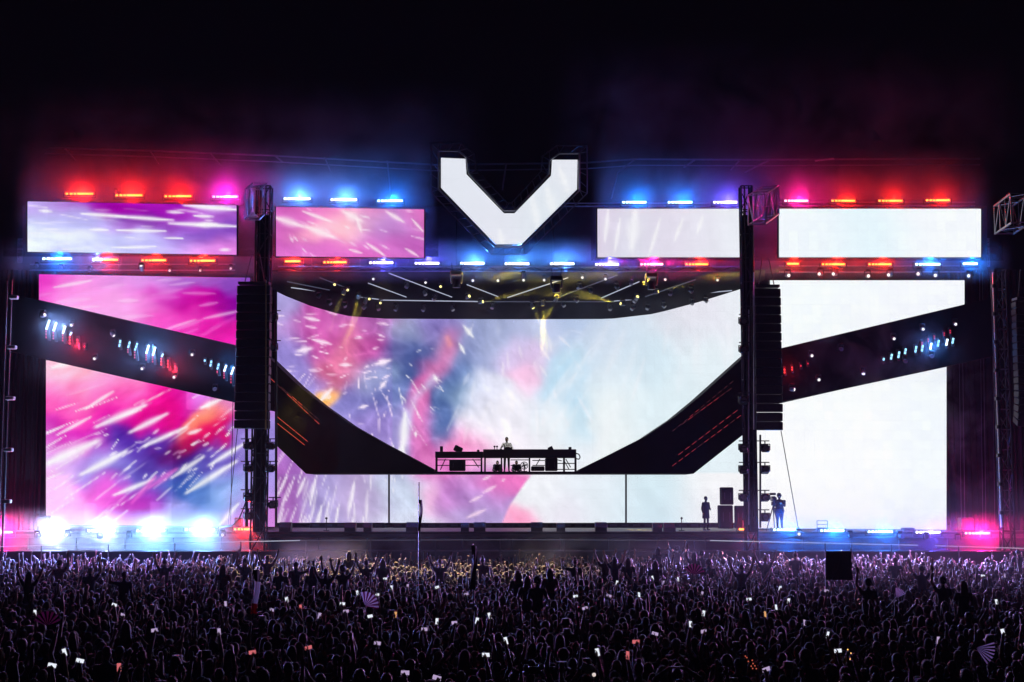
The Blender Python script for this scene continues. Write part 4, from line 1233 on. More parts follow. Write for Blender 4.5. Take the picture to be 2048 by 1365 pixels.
deskbox('equipment_case', 1918, 1945, 1036, 1061, .6, 'dark gear box at the foot of the drape by blank screen', 'case', 75.6, None, PLASTIC)
deskbox('equipment_case', 1804, 1827, 1056, 1062, .5, 'flat black case on the stage edge below blank white screen', 'case', 75.3)
fr_ = thing('folding_stand', (P(1644, 1060, 75.4).x, 75.4, ZS), 'small open frame stand on the stage edge below blank white screen', 'stand')
a, b = P(1634, 1042, 75.4), P(1655, 1042, 75.4)
for x in (a.x, b.x):
    MB().tube((x, 75.4, ZS), (x, 75.4, a.z), .018).build('leg', PIPED, fr_)
for z in (a.z, a.z - .18, a.z - .35):
    MB().tube((a.x, 75.4, z), (b.x, 75.4, z), .015).build('cross_bar', PIPED, fr_)
MB().box(((a.x + b.x) / 2, 75.4, ZS + .12), (b.x - a.x, .3, .1)).build('tray', BLACKM, fr_)

# tripod camera beside its operator
cx_ = P(1547, 1057, 75.6).x
tri = thing('video_camera', (cx_, 75.6, ZS), 'video camera on tall tripod beside its operator', 'camera')
top = Vector((cx_, 75.6, ZS + 1.25))
for k in range(3):
    th = k * 2.094 + .5
    MB().tube(top, (cx_ + .38 * math.cos(th), 75.6 + .38 * math.sin(th), ZS), .03, .02).build('tripod_leg', BLACKM, tri)
MB().box(top + Vector((0, 0, .12)), (.16, .3, .2), bevel=.03).build('tripod_head', BLACKM, tri)
MB().box(top + Vector((0, 0, .36)), (.2, .55, .26), bevel=.04).tube(top + Vector((0, -.28, .36)), top + Vector((0, -.5, .36)), .09, .11, n=12).build('camera_body', PLASTIC, tri)
MB().box(top + Vector((0, .05, .6)), (.3, .2, .12), bevel=.03).build('viewfinder', PLASTIC, tri)

# ------------------------------------------------------------------ people
V = Vector
HAND_DEFAULT = 'open'
def limb_arm(S, side, sh, el, wr, hd, pn, hand='open', long_sleeve=False):
    """sh/el/wr joints, hd = hand direction, pn = palm normal"""
    sh, el, wr, hd, pn = V(sh), V(el), V(wr), V(hd).normalized(), V(pn).normalized()
    S.append(('seg', sh, sh.lerp(el, .5), .062, .052, 'top'))
    S.append(('seg', sh.lerp(el, .5), el, .052, .044, 'top' if long_sleeve else 'skin'))
    S.append(('seg', el, el.lerp(wr, .35), .044, .046, 'top' if long_sleeve else 'skin'))
    S.append(('seg', el.lerp(wr, .35), wr, .046, .029, 'top' if long_sleeve else 'skin'))
    ac = hd.cross(pn).normalized()            # across the palm
    if ac.dot(V((-side, 0, 0))) < 0 and False:
        ac = -ac
    k = wr + hd * .085                          # knuckle line
    S.append(('seg', wr, wr + hd * .04, .029, .032, 'skin'))
    S.append(('seg', wr + hd * .03 + ac * .018, k + ac * .026, .022, .017, 'skin'))
    S.append(('seg', wr + hd * .03 - ac * .018, k - ac * .026, .022, .017, 'skin'))
    S.append(('seg', wr + hd * .04, k, .024, .018, 'skin'))
    curl = {'open': .25, 'relaxed': .55, 'fist': 1.5, 'grip': 1.1}[hand]
    for i, (off, ln) in enumerate(((.034, .066), (.012, .076), (-.012, .072), (-.033, .055))):
        p = k + ac * off
        d1 = (hd * math.cos(curl * .4) + pn * math.sin(curl * .4) + ac * off * (2.0 if hand == 'open' else .4)).normalized()
        d2 = (hd * math.cos(curl) + pn * math.sin(curl) + ac * off * (2.0 if hand == 'open' else .3)).normalized()
        q = p + d1 * ln * .55
        S.append(('seg', p - hd * .01, q, .0105, .0095, 'skin'))
        S.append(('seg', q, q + d2 * ln * .5, .0095, .008, 'skin'))
    tb = wr + hd * .03 + ac * .032
    t1 = tb + (hd * .55 + ac * .7 + pn * .35).normalized() * .042
    S.append(('seg', tb, t1, .0135, .0115, 'skin'))
    S.append(('seg', t1, t1 + (hd * .85 + ac * .25 + pn * .35).normalized() * .03, .0115, .009, 'skin'))

def skeleton(pose):
    S = []
    up = V(pose.get('lean', (0, 0, 0)))         # shift of the shoulders over the hips
    w = pose.get('build', 1.0)
    hz = pose.get('hip_z', .95)
    base = hz - .95
    c = V((0, 0, base))
    def at(x, y, z):
        t = max(0, (z - .95) / .55)
        return V((x, y, z)) + c + up * t
    prof = [(.86, .150, .105), (.95, .168, .118), (1.05, .152, .105), (1.13, .140, .098), (1.24, .158, .110), (1.33, .172, .115), (1.40, .165, .098), (1.455, .115, .078), (1.49, .062, .058)]
    rings = []
    for z, rx, ry in prof:
        ce = at(0, 0, z)
        rings.append([ce + V((rx * w * math.cos(t), ry * w * math.sin(t), 0)) for t in [2 * math.pi * i / 18 for i in range(18)]])
    S.append(('loft', rings, 'top'))
    for z0, z1, r, tg in ((.84, 1.0, .15, 'leg'), (1.04, 1.40, .15, 'top')):
        S.append(('hint', at(0, 0, z0), at(0, 0, z1), r * w, r * w, tg))
    tilt = V(pose.get('head', (0, 0, 0)))
    hc = at(0, .018, 1.635) + tilt
    S.append(('seg', at(0, 0, 1.46), hc - V((0, .02, .06)), .056, .052, 'skin'))
    S.append(('ball', hc, (.076, .094, .112), 'skin'))
    S.append(('ball', hc + V((0, .022, -.055)), (.058, .066, .062), 'skin'))   # jaw
    f = V((0, 1, 0))
    S.append(('seg', hc + V((0, .086, .012)), hc + V((0, .106, -.022)), .010, .014, 'skin'))   # nose
    for s in (-1, 1):
        S.append(('ball', hc + V((s * .078, -.004, -.008)), (.012, .02, .03), 'skin'))
        S.append(('ball', hc + V((s * .030, .082, .012)), (.014, .010, .008), 'dark'))
    S.append(('seg', hc + V((-.02, .086, -.062)), hc + V((.02, .086, -.062)), .007, .007, 'dark'))
    ls = pose.get('long', False)
    for s, key in ((-1, 'L'), (1, 'R')):
        sh = at(s * .178 * w, 0, 1.405)
        el, wr, hd, pn, hand = pose[key]
        el, wr = V(el) + c + up, V(wr) + c + up
        S.append(('seg', at(s * .10 * w, 0, 1.40), sh, .066, .066, 'top'))
        limb_arm(S, s, sh, el, wr, hd, pn, hand, ls)
    for s, key in ((-1, 'LL'), (1, 'RL')):
        kn, an, toe = [V(q) + (c if pose.get('sit') else V()) for q in pose.get(key, ((s * .10, .03, .50), (s * .11, -.02, .09), (s * .13, .14, .035)))]
        hip = at(s * .088, 0, .90)
        S.append(('seg', hip, kn, .088 * w, .060, 'leg'))
        S.append(('seg', kn, kn.lerp(an, .35), .060, .058, 'leg'))
        S.append(('seg', kn.lerp(an, .35), an, .058, .040, 'leg'))
        S.append(('seg', an - V((0, .03, .03)), toe, .045, .034, 'shoe'))
    if pose.get('coat'):
        rings = []
        for z, rx, ry in ((.62, .21, .17), (.8, .2, .155), (1.0, .19, .14), (1.2, .185, .13), (1.36, .185, .125)):
            ce = at(0, 0, z)
            rings.append([ce + V((rx * math.cos(t), ry * math.sin(t), 0)) for t in [2 * math.pi * i / 18 for i in range(18)]])
        S.append(('loft', rings, 'top'))
        S.append(('hint', at(0, 0, .62), at(0, 0, 1.3), .21, .2, 'top'))
    return S, hc

TAGS = ['skin', 'top', 'leg', 'shoe', 'dark']
def raw_mesh(S, name):
    mb = MB()
    for s in S:
        if s[0] == 'seg':
            _, a, b, r0, r1, _t = s
            mb.tube(a, b, r0, r1, n=10)
            mb.ball(a, r0 * .995, 10, 6); mb.ball(b, r1 * .995, 10, 6)
        elif s[0] == 'ball':
            mb.ball(s[1], s[2], 14, 10)
        elif s[0] == 'loft':
            mb.loft(s[1])
    me = bpy.data.meshes.new(name)
    me.from_pydata(mb.v, [], mb.f)
    return me

def face_tags(me, S):
    n = len(me.polygons)
    c = np.empty(n * 3); me.polygons.foreach_get('center', c); c = c.reshape(-1, 3)
    best = np.full(n, 1e9); idx = np.zeros(n, int)
    for s in S:
        if s[0] in ('seg', 'hint'):
            a, b = np.array(s[1]), np.array(s[2])
            d = b - a
            t = np.clip(((c - a) @ d) / max(1e-9, d @ d), 0, 1)
            r = s[3] + (s[4] - s[3]) * t
            dist = np.linalg.norm(c - (a + t[:, None] * d), axis=1) - r
            tg = s[5]
        elif s[0] == 'ball':
            dist = (np.linalg.norm((c - np.array(s[1])) / np.array(s[2]), axis=1) - 1) * min(s[2])
            tg = s[3]
        else:
            continue
        if tg == 'dark':
            dist = dist - .002
        m = dist < best
        best[m] = dist[m]; idx[m] = TAGS.index(tg)
    return idx

DOWN = {-1: ((-.235, -.03, 1.14), (-.235, .06, .90), (0, .15, -1), (1, 0, 0), 'relaxed'), 1: ((.235, -.03, 1.14), (.235, .06, .90), (0, .15, -1), (-1, 0, 0), 'relaxed')}
def pose(L=None, R=None, **k):
    d = {'L': L or DOWN[-1], 'R': R or DOWN[1]}
    d.update(k)
    return d
def up_arm(s, out=.12, h=2.02, fwd=.10, hand='open', bend=.10):
    return ((s * (.25 + bend * .6), fwd * .4, 1.66 - bend * .3), (s * (.18 + out), fwd, h - .10 - bend * .5), (s * .10, .12, 1), (0, 1, -.1), hand)
def flex_arm(s, h=1.78):
    return ((s * .42, .02, 1.46), (s * .44, .06, h - .06), (s * -.1, .1, 1), (0, 1, 0), 'fist')
def phone_arm(s, h=1.80):
    return ((s * .26, .20, 1.42), (s * .11, .38, h - .10), (s * -.12, .15, 1), (-s * .8, .2, 0), 'grip')
POSES = {
    'calm': pose(),
    'both_up': pose(up_arm(-1), up_arm(1)),
    'wide_up': pose(up_arm(-1, .36, 1.98, .05, bend=.2), up_arm(1, .36, 1.98, .05, bend=.2)),
    'one_up': pose(None, up_arm(1, .04, 2.12, .12, bend=.02), lean=(-.02, .02, 0)),
    'fist_up': pose(None, up_arm(1, .02, 2.08, .14, 'fist', .05), lean=(.02, .03, 0)),
    'flex': pose(None, flex_arm(1)),
    'clap': pose(((-.27, .1, 1.62), (-.08, .18, 1.86), (.25, .1, 1), (1, 0, 0), 'open'), ((.27, .1, 1.62), (.08, .18, 1.86), (-.25, .1, 1), (-1, 0, 0), 'open')),
    'phone_two': pose(phone_arm(-1, 1.84), phone_arm(1, 1.84)),
    'phone_one': pose(None, ((.28, .14, 1.52), (.20, .28, 1.90), (-.05, .15, 1), (-.8, .4, 0), 'grip')),
    'phone_high': pose(None, ((.27, .1, 1.66), (.20, .18, 2.02), (-.05, .12, 1), (-.8, .4, 0), 'grip')),
    'spread': pose(((-.46, .03, 1.50), (-.70, .06, 1.62), (-1, .1, .45), (0, 1, 0), 'open'), ((.46, .03, 1.50), (.70, .06, 1.62), (1, .1, .45), (0, 1, 0), 'open')),
    'sway': pose(None, ((.33, .06, 1.2), (.30, .24, 1.38), (-.2, .3, 1), (-1, 0, 0), 'relaxed'), lean=(.05, .02, 0), head=(.02, .0, -.005)),
    'hands_head': pose(((-.36, -.02, 1.60), (-.14, .02, 1.76), (.9, .1, .3), (0, 0, -1), 'relaxed'), ((.36, -.02, 1.60), (.14, .02, 1.76), (-.9, .1, .3), (0, 0, -1), 'relaxed')),
}
SIT = dict(sit=True, hip_z=.95, LL=((-.17, .34, .86), (-.15, .30, .46), (-.15, .42, .40)), RL=((.17, .34, .86), (.15, .30, .46), (.15, .42, .40)))
POSES['ride_up'] = dict(pose(up_arm(-1, .2, 2.0, .06), up_arm(1, .2, 2.0, .06)), **SIT)
POSES['ride_one'] = dict(pose(None, up_arm(1, .06, 2.08, .1)), **SIT)
POSES['ride_flex'] = dict(pose(None, flex_arm(1, 1.74)), **SIT)
POSES['ride_calm'] = dict(pose(((-.26, .1, 1.16), (-.16, .3, 1.06), (.3, .9, -.1), (0, 0, -1), 'relaxed'), ((.26, .1, 1.16), (.16, .3, 1.06), (-.3, .9, -.1), (0, 0, -1), 'relaxed')), **SIT)
POSES['dj'] = pose(((-.30, .12, 1.16), (-.22, .34, 1.10), (.1, 1, -.25), (0, 0, -1), 'relaxed'), ((.31, .10, 1.17), (.25, .33, 1.10), (-.1, 1, -.25), (0, 0, -1), 'relaxed'), long=True, head=(0, .02, -.01))
POSES['coat'] = pose(((-.24, .0, 1.15), (-.19, .16, 1.06), (.6, .6, .2), (0, 1, 0), 'relaxed'), None, long=True, coat=True)
POSES['operator'] = pose(((-.27, .06, 1.18), (-.16, .26, 1.30), (.2, 1, .2), (1, 0, 0), 'grip'), ((.27, .0, 1.14), (.24, .14, .98), (-.3, .8, -.5), (-1, 0, 0), 'relaxed'), long=True, build=1.4)
POSES['crew_sit'] = dict(pose(((-.26, .12, 1.16), (-.12, .30, 1.08), (.6, .7, 0), (0, 0, -1), 'relaxed'), ((.26, .12, 1.16), (.12, .30, 1.08), (-.6, .7, 0), (0, 0, -1), 'relaxed')), sit=True, hip_z=.16, lean=(0, .34, -.27), LL=((-.2, .30, 1.16), (-.13, .28, .86), (-.13, .42, .82)), RL=((.2, .30, 1.16), (.13, .28, .86), (.13, .42, .82)), long=True)

def mk_mat_person():
    out = {}
    for nm, c in (('skin_light', (.46, .29, .21)), ('skin_tan', (.30, .17, .11)), ('skin_dark', (.10, .055, .035))):
        out[nm] = mat(nm, c, .5, noise=.12, nscale=30)
    for nm, c in (('shirt_black', (.018, .018, .02)), ('shirt_navy', (.02, .025, .06)), ('shirt_grey', (.09, .09, .095)), ('shirt_white', (.55, .55, .55)), ('shirt_red', (.22, .025, .03)), ('shirt_green', (.04, .09, .05)), ('shirt_pink', (.4, .12, .22)), ('denim', (.035, .05, .09)), ('trousers_black', (.015, .015, .017)), ('shoe', (.03, .03, .03)), ('face_dark', (.04, .02, .02))):
        out[nm] = mat(nm, c, .8, noise=.25, nscale=18, bump=.3)
    for nm, c in (('hair_dark', (.014, .010, .008)), ('hair_brown', (.05, .028, .015)), ('hair_blond', (.36, .24, .12)), ('cap_black', (.02, .02, .022)), ('cap_white', (.5, .5, .5))):
        out[nm] = mat(nm, c, .42 if 'hair' in nm else .8, noise=.35, nscale=45, bump=.8 if 'hair' in nm else .2)
    for m_ in out.values():
        b_ = m_.node_tree.nodes['Principled BSDF']
        b_.inputs['Sheen Weight'].default_value = .6
        b_.inputs['Sheen Roughness'].default_value = .35
    return out
PM = mk_mat_person()

# temporary objects, all evaluated in one go: fine bodies and coarse far-crowd bodies
tmp = []
SK = {}
FAR = ['calm', 'both_up', 'wide_up', 'one_up', 'fist_up', 'clap', 'sway', 'hands_head', 'phone_high']
for nm, ps in POSES.items():
    S, hc = skeleton(ps)
    SK[nm] = (S, hc)
    for lod in ((0, 1) if nm in FAR else (0,)):
        me = raw_mesh(S, 'raw')
        o = bpy.data.objects.new('raw', me); COL.objects.link(o)
        r = o.modifiers.new('r', 'REMESH'); r.mode = 'VOXEL'; r.voxel_size = .0115 if lod == 0 else .024; r.use_smooth_shade = True
        sm = o.modifiers.new('s', 'SMOOTH'); sm.factor = .5; sm.iterations = 2 if lod == 0 else 1
        d = o.modifiers.new('d', 'DECIMATE'); d.ratio = .28 if lod == 0 else .085
        tmp.append((nm, lod, o))
dg = bpy.context.evaluated_depsgraph_get()
BODY, BODYFAR = {}, {}
for nm, lod, o in tmp:
    me = bpy.data.meshes.new_from_object(o.evaluated_get(dg))
    me.name = 'person_body'
    me.materials.clear()
    for m_ in ('skin_light', 'shirt_black', 'trousers_black', 'shoe', 'face_dark'):
        me.materials.append(PM[m_])
    me.polygons.foreach_set('material_index', face_tags(me, SK[nm][0]).astype(np.int32))
    me.polygons.foreach_set('use_smooth', [True] * len(me.polygons))
    me.update()
    (BODY if lod == 0 else BODYFAR)[nm] = me
for nm, lod, o in tmp:
    d_ = o.data
    bpy.data.objects.remove(o); bpy.data.meshes.remove(d_)

def hair_mesh(style, fine=True):
    nu, nv = (20, 14) if fine else (8, 5)
    m = MB()
    r = random.Random(len(style))
    def shell(rx, ry, rz, c, cut):
        # skull cap: upper part of an ellipsoid, open face in front left free
        m.ball(c, (rx, ry, rz), nu, nv)
    if style == 'short':
        shell(.085, .100, .100, (0, -.020, .040), 0)
    elif style == 'curly':
        shell(.112, .120, .118, (0, -.022, .045), 0)
    elif style == 'bun':
        shell(.084, .100, .100, (0, -.020, .038), 0)
        m.ball((0, -.06, .15), (.048, .048, .045), nu, nv)
    elif style in ('long', 'tail'):
        shell(.090, .104, .104, (0, -.018, .036), 0)
        if style == 'tail':
            prof = [(.06, .03, .025), (.0, .032, .03), (-.1, .034, .03), (-.2, .028, .024), (-.30, .010, .01)]
            m.loft([[V((a * math.cos(t), -.105 + b * math.sin(t), z)) for t in [2 * math.pi * i / 10 for i in range(10)]] for z, a, b in reversed(prof)])
        else:
            prof = [(.07, .085, .06), (0, .098, .058), (-.08, .104, .05), (-.16, .112, .045), (-.25, .115, .04), (-.33, .10, .032), (-.40, .07, .02)]
            n = 16 if fine else 8
            m.loft([[V((a * math.cos(t), -.055 - .03 * min(1, max(0, -z) / .15) + b * math.sin(t), z)) for t in [2 * math.pi * i / n for i in range(n)]] for z, a, b in reversed(prof)])
    elif style == 'cap':
        shell(.088, .102, .092, (0, -.008, .042), 0)
        m.box((0, .12, .045), (.15, .12, .012), (-.15, 0, 0))
    elif style == 'bucket':
        n = 18 if fine else 9
        prof = [(.145, .06, .065), (.14, .088, .098), (.06, .098, .112), (.03, .15, .16), (.015, .152, .162)]
        m.loft([[V((a * math.cos(t), -.006 + b * math.sin(t), z)) for t in [2 * math.pi * i / n for i in range(n)]] for z, a, b in reversed(prof)])
    if style not in ('cap', 'bucket') and fine:
        a = 0.012 if style == 'curly' else .005
        m.v = [tuple(c + r.gauss(0, a) * (.4 if k == 2 else 1) for k, c in enumerate(p)) for p in m.v]
    me = m.mesh('hair', PM['hair_dark'])
    me.polygons.foreach_set('use_smooth', [True] * len(me.polygons))
    return me
HAIR = {s: hair_mesh(s) for s in ('short', 'curly', 'bun', 'long', 'tail', 'cap', 'bucket')}
HAIRFAR = {s: hair_mesh(s, False) for s in HAIR}

POSE_TXT = {'calm': 'arms down', 'both_up': 'both arms straight up', 'wide_up': 'both arms raised in a wide V', 'one_up': 'open hand stretched high', 'fist_up': 'one fist punched up', 'flex': 'one arm flexed', 'clap': 'hands clapping overhead',
            'phone_two': 'both hands raised in front of the face', 'phone_one': 'hand up by the head', 'phone_high': 'holding a phone overhead', 'spread': 'arms spread wide', 'sway': 'one forearm lifted', 'hands_head': 'hands on the head',
            'ride_up': 'both arms raised', 'ride_one': 'one arm raised', 'ride_flex': 'one arm flexed', 'ride_calm': 'hands lowered'}
HAIR_TXT = {'short': 'short hair', 'curly': 'bushy curly hair', 'bun': 'hair in a top bun', 'long': 'long loose hair', 'tail': 'a ponytail', 'cap': 'a cap', 'bucket': 'a bucket hat'}
SHIRT_TXT = {'shirt_black': 'black top', 'shirt_navy': 'navy top', 'shirt_grey': 'grey top', 'shirt_white': 'white top', 'shirt_red': 'dark red top', 'shirt_green': 'dark green top', 'shirt_pink': 'pink top', 'denim': 'denim top'}
N_PEOPLE = 0
def person(pose_name, loc, rz=0.0, scale=1.0, hair='short', hairmat='hair_dark', shirt='shirt_black', skin='skin_light', legs='trousers_black', mirror=False, label=None, group='people standing in the crowd', cat='person'):
    global N_PEOPLE
    N_PEOPLE += 1
    o = bpy.data.objects.new('person', BODY[pose_name])
    COL.objects.link(o)
    o.location = loc
    o.rotation_euler = (0, 0, rz)
    o.scale = (-scale if mirror else scale, scale, scale)
    for i, nm in enumerate((skin, shirt, legs, 'shoe', 'face_dark')):
        o.material_slots[i].link = 'OBJECT'
        o.material_slots[i].material = PM[nm] if nm in PM else MATS[nm]
    h = bpy.data.objects.new('hair' if hair not in ('cap', 'bucket') else 'hat', HAIR[hair])
    COL.objects.link(h)
    h.parent = o
    h.location = SK[pose_name][1]
    h.material_slots[0].link = 'OBJECT'
    h.material_slots[0].material = PM[hairmat]
    if label is None:
        hc_ = {'hair_blond': 'blond ', 'hair_brown': 'brown ', 'hair_dark': 'dark ', 'cap_black': 'black ', 'cap_white': 'white '}[hairmat]
        ht = HAIR_TXT[hair]
        ht = ht.replace('a cap', f'a {hc_}cap').replace('a bucket', f'a {hc_}bucket') if hair in ('cap', 'bucket') else f'{hc_}{ht}' if not ht.startswith('a ') else f'a {hc_}ponytail'
        label = f"person in {SHIRT_TXT[shirt]} with {ht}, {POSE_TXT[pose_name]}"
        group = 'crowd: ' + label[10:]
    tag(o, label, cat, group)
    return o

SHIRTS = ['shirt_black'] * 9 + ['shirt_navy'] * 3 + ['shirt_grey'] * 3 + ['shirt_white'] * 2 + ['shirt_red', 'shirt_green', 'shirt_pink', 'denim']
HAIRS = ['short'] * 8 + ['long'] * 6 + ['tail'] * 2 + ['curly'] * 2 + ['bun'] + ['cap'] * 3 + ['bucket']
SKINS = ['skin_light'] * 5 + ['skin_tan'] * 3 + ['skin_dark']
def looks():
    h = rng.choice(HAIRS)
    hm = rng.choice(['cap_black', 'cap_black', 'cap_white']) if h in ('cap', 'bucket') else rng.choice(['hair_dark'] * 4 + ['hair_brown'] * 4 + ['hair_blond'] * 2)
    return dict(hair=h, hairmat=hm, shirt=rng.choice(SHIRTS), skin=rng.choice(SKINS), legs=rng.choice(['trousers_black', 'denim']))

taken = []
def free(x, y, d=.42):
    return all((x - a) ** 2 + (y - b) ** 2 > d * d for a, b in taken[-900:])

# people on the stage
p = P(1013.5, 943, 80.9)
person('dj', (p.x, 80.75, ZB), math.pi, 1.06, 'short', 'hair_dark', 'shirt_white', 'skin_tan', 'trousers_black', label='DJ in open white jacket standing behind the desk', group=None)
p = P(1412, 1048, 77.5)
person('coat', (p.x, 77.5, ZS), math.pi + .5, .98, 'short', 'hair_dark', 'shirt_black', 'skin_light', 'trousers_black', label='person in long dark coat standing beside the speaker stack', group=None)
p = P(1561, 1057, 75.7)
person('operator', (p.x, 75.9, ZS), math.pi - .4, 1.06, 'curly', 'hair_dark', 'shirt_black', 'skin_light', 'denim', label='heavy-set camera operator in dark jacket beside tripod', group=None)
for px, lab in ((995, 'seated crew member with round head behind the DJ desk frame'), (1033, 'seated crew member between the DJ and the floor fan')):
    p = P(px, 930, 81.5)
    person('crew_sit', (p.x, 81.6, ZB), math.pi, .95, 'short', 'hair_dark', 'shirt_navy', 'skin_light', label=lab, group=None)

# named-by-look people seen above the crowd: riders sit on the shoulders of a carrier below
RIDE = [(562, 1142, 'ride_calm', 'cap', 'cap_white', 'shirt_black'), (592, 1132, 'ride_flex', 'cap', 'cap_black', 'shirt_black'), (626, 1141, 'ride_one', 'long', 'hair_dark', 'shirt_grey'), (652, 1146, 'ride_up', 'short', 'hair_brown', 'shirt_black'),
        (686, 1140, 'ride_up', 'curly', 'hair_dark', 'shirt_navy'), (699, 1110, 'ride_calm', 'long', 'hair_brown', 'shirt_white'), (733, 1128, 'ride_up', 'short', 'hair_dark', 'shirt_black'), (766, 1126, 'ride_calm', 'long', 'hair_blond', 'shirt_pink'),
        (1210, 1118, 'ride_up', 'short', 'hair_dark', 'shirt_black'), (1229, 1121, 'ride_up', 'long', 'hair_dark', 'shirt_navy'), (1256, 1123, 'ride_calm', 'long', 'hair_brown', 'shirt_black'), (1316, 1100, 'ride_flex', 'long', 'hair_brown', 'shirt_white'),
        (1340, 1094, 'ride_up', 'curly', 'hair_dark', 'shirt_white'), (1403, 1109, 'ride_calm', 'curly', 'hair_dark', 'shirt_grey'), (1388, 1112, 'ride_one', 'long', 'hair_dark', 'shirt_black'), (1590, 1112, 'ride_calm', 'bun', 'hair_dark', 'shirt_navy'),
        (1310, 1129, 'ride_calm', 'long', 'hair_dark', 'shirt_grey'), (1417, 1127, 'ride_calm', 'curly', 'hair_brown', 'shirt_black'), (1483, 1137, 'ride_up', 'short', 'hair_brown', 'shirt_grey'), (2035, 1106, 'ride_calm', 'short', 'hair_dark', 'shirt_black'),
        (182, 1142, 'ride_one', 'cap', 'cap_white', 'shirt_navy'), (60, 1152, 'ride_up', 'long', 'hair_dark', 'shirt_black'), (250, 1152, 'ride_flex', 'short', 'hair_brown', 'shirt_navy'), (447, 1138, 'ride_calm', 'long', 'hair_brown', 'shirt_red'),
        (1842, 1140, 'ride_up', 'short', 'hair_dark', 'shirt_navy'), (1884, 1164, 'ride_one', 'curly', 'hair_dark', 'shirt_black'), (1925, 1172, 'ride_calm', 'long', 'hair_blond', 'shirt_black'), (1100, 1146, 'ride_calm', 'long', 'hair_brown', 'shirt_red'),
        (1036, 1150, 'ride_calm', 'long', 'hair_blond', 'shirt_grey'), (1055, 1162, 'ride_calm', 'long', 'hair_blond', 'shirt_black'), (1075, 1164, 'ride_calm', 'curly', 'hair_dark', 'shirt_black'), (1735, 1168, 'ride_one', 'curly', 'hair_dark', 'shirt_black'),
        (490, 1124, 'ride_one', 'tail', 'hair_dark', 'shirt_grey'), (535, 1118, 'ride_up', 'tail', 'hair_brown', 'shirt_pink'), (880, 1126, 'ride_up', 'tail', 'hair_blond', 'shirt_white'), (965, 1122, 'ride_one', 'bun', 'hair_brown', 'shirt_red'), (1150, 1126, 'ride_flex', 'bun', 'hair_dark', 'shirt_grey'),
        (1530, 1120, 'ride_up', 'bun', 'hair_blond', 'shirt_green'), (1690, 1120, 'ride_one', 'tail', 'hair_blond', 'denim'), (1790, 1122, 'ride_calm', 'tail', 'hair_brown', 'shirt_green'), (330, 1126, 'ride_up', 'bun', 'hair_dark', 'denim'), (120, 1128, 'ride_one', 'curly', 'hair_brown', 'shirt_red')]
for (px, py, ps, h, hm, sh) in RIDE:
    q = G(px, py, 2.36)
    if not (22 < q.y < 68.5):
        q.y = 66
    hc = {'hair_blond': 'blond', 'hair_brown': 'brown', 'hair_dark': 'dark', 'cap_black': 'black', 'cap_white': 'white'}[hm]
    ht = f'{hc} {h}' if h == 'cap' else {'short': f'short {hc} hair', 'long': f'long {hc} hair', 'curly': f'bushy {hc} hair', 'bun': f'{hc} top bun', 'tail': f'a {hc} ponytail'}[h]
    lab = f"rider on shoulders in {SHIRT_TXT[sh]} with {ht}, {POSE_TXT[ps]}"
    person(ps, (q.x, q.y - .06, 2.36 - 1.635), rng.uniform(-.15, .15), 1.0, h, hm, sh, rng.choice(SKINS), rng.choice(['denim', 'trousers_black']), rng.random() < .5, label=lab, group='riders: ' + lab[17:])
    c_ = looks(); c_['hair'], c_['hairmat'] = 'short', rng.choice(['hair_dark', 'hair_brown'])
    person('calm', (q.x, q.y - .0, 0), rng.uniform(-.1, .1), .985, **c_)
    taken.append((q.x, q.y))

# phones: each with the hand that holds it
BODYP = mat('phone_case', (.02, .02, .022), .3)
SCRN = [glow('phone_screen_white', (.85, .9, 1.0), .95), glow('phone_screen_lilac', (.8, .6, 1.0), .55), glow('phone_screen_red', (1.0, .22, .25), .6), glow('phone_screen_orange', (1.0, .5, .2), .7)]
PH = [(104, 1331, 1, 0), (160, 1322, 1, 0), (238, 1335, 0, 2), (246, 1230, 1, 1), (438, 1264, 0, 1), (505, 1305, 1, 2), (70, 1226, 0, 0), (229, 1210, 1, 0), (309, 1261, 1, 1), (129, 1305, 0, 0), (574, 1199, 0, 0), (451, 1208, 0, 1),
      (755, 1190, 1, 0), (685, 1208, 1, 0), (692, 1223, 1, 1), (740, 1233, 1, 0), (791, 1230, 0, 3), (874, 1243, 0, 0), (909, 1246, 1, 1), (979, 1232, 0, 0), (1012, 1282, 0, 0), (755, 1287, 1, 1), (972, 1310, 1, 0), (810, 1346, 1, 1), (874, 1356, 1, 1),
      (544, 1220, 1, 1), (573, 1200, 0, 0), (639, 1232, 0, 1), (601, 1215, 0, 2), (954, 1242, 0, 0), (849, 1259, 1, 1), (617, 1296, 1, 2), (783, 1176, 0, 0), (815, 1173, 0, 1), (874, 1175, 1, 0), (715, 1186, 0, 0), (770, 1158, 1, 0), (932, 1189, 1, 1),
      (1305, 1156, 0, 0), (1234, 1166, 0, 0), (1356, 1159, 0, 0), (1327, 1166, 0, 1), (1278, 1190, 0, 0), (1404, 1188, 0, 1), (1407, 1227, 0, 0), (1381, 1249, 0, 0), (1170, 1217, 1, 1), (1151, 1193, 1, 0), (1498, 1199, 1, 0), (1552, 1215, 0, 0),
      (1530, 1229, 0, 3), (1272, 1284, 1, 2), (1310, 1268, 1, 1), (1407, 1263, 1, 1), (1255, 1311, 0, 2), (1195, 1305, 0, 0), (1532, 1339, 1, 1), (1560, 1177, 0, 0), (1218, 1192, 1, 1), (1577, 1202, 0, 0), (1609, 1246, 0, 1), (1655, 1270, 0, 0),
      (1876, 1281, 0, 1), (2006, 1265, 0, 0), (1993, 1204, 0, 0), (1966, 1152, 1, 0), (2009, 1152, 0, 1), (1653, 1182, 1, 1), (1676, 1302, 1, 0)]
ph_body, ph_scr = {}, {}
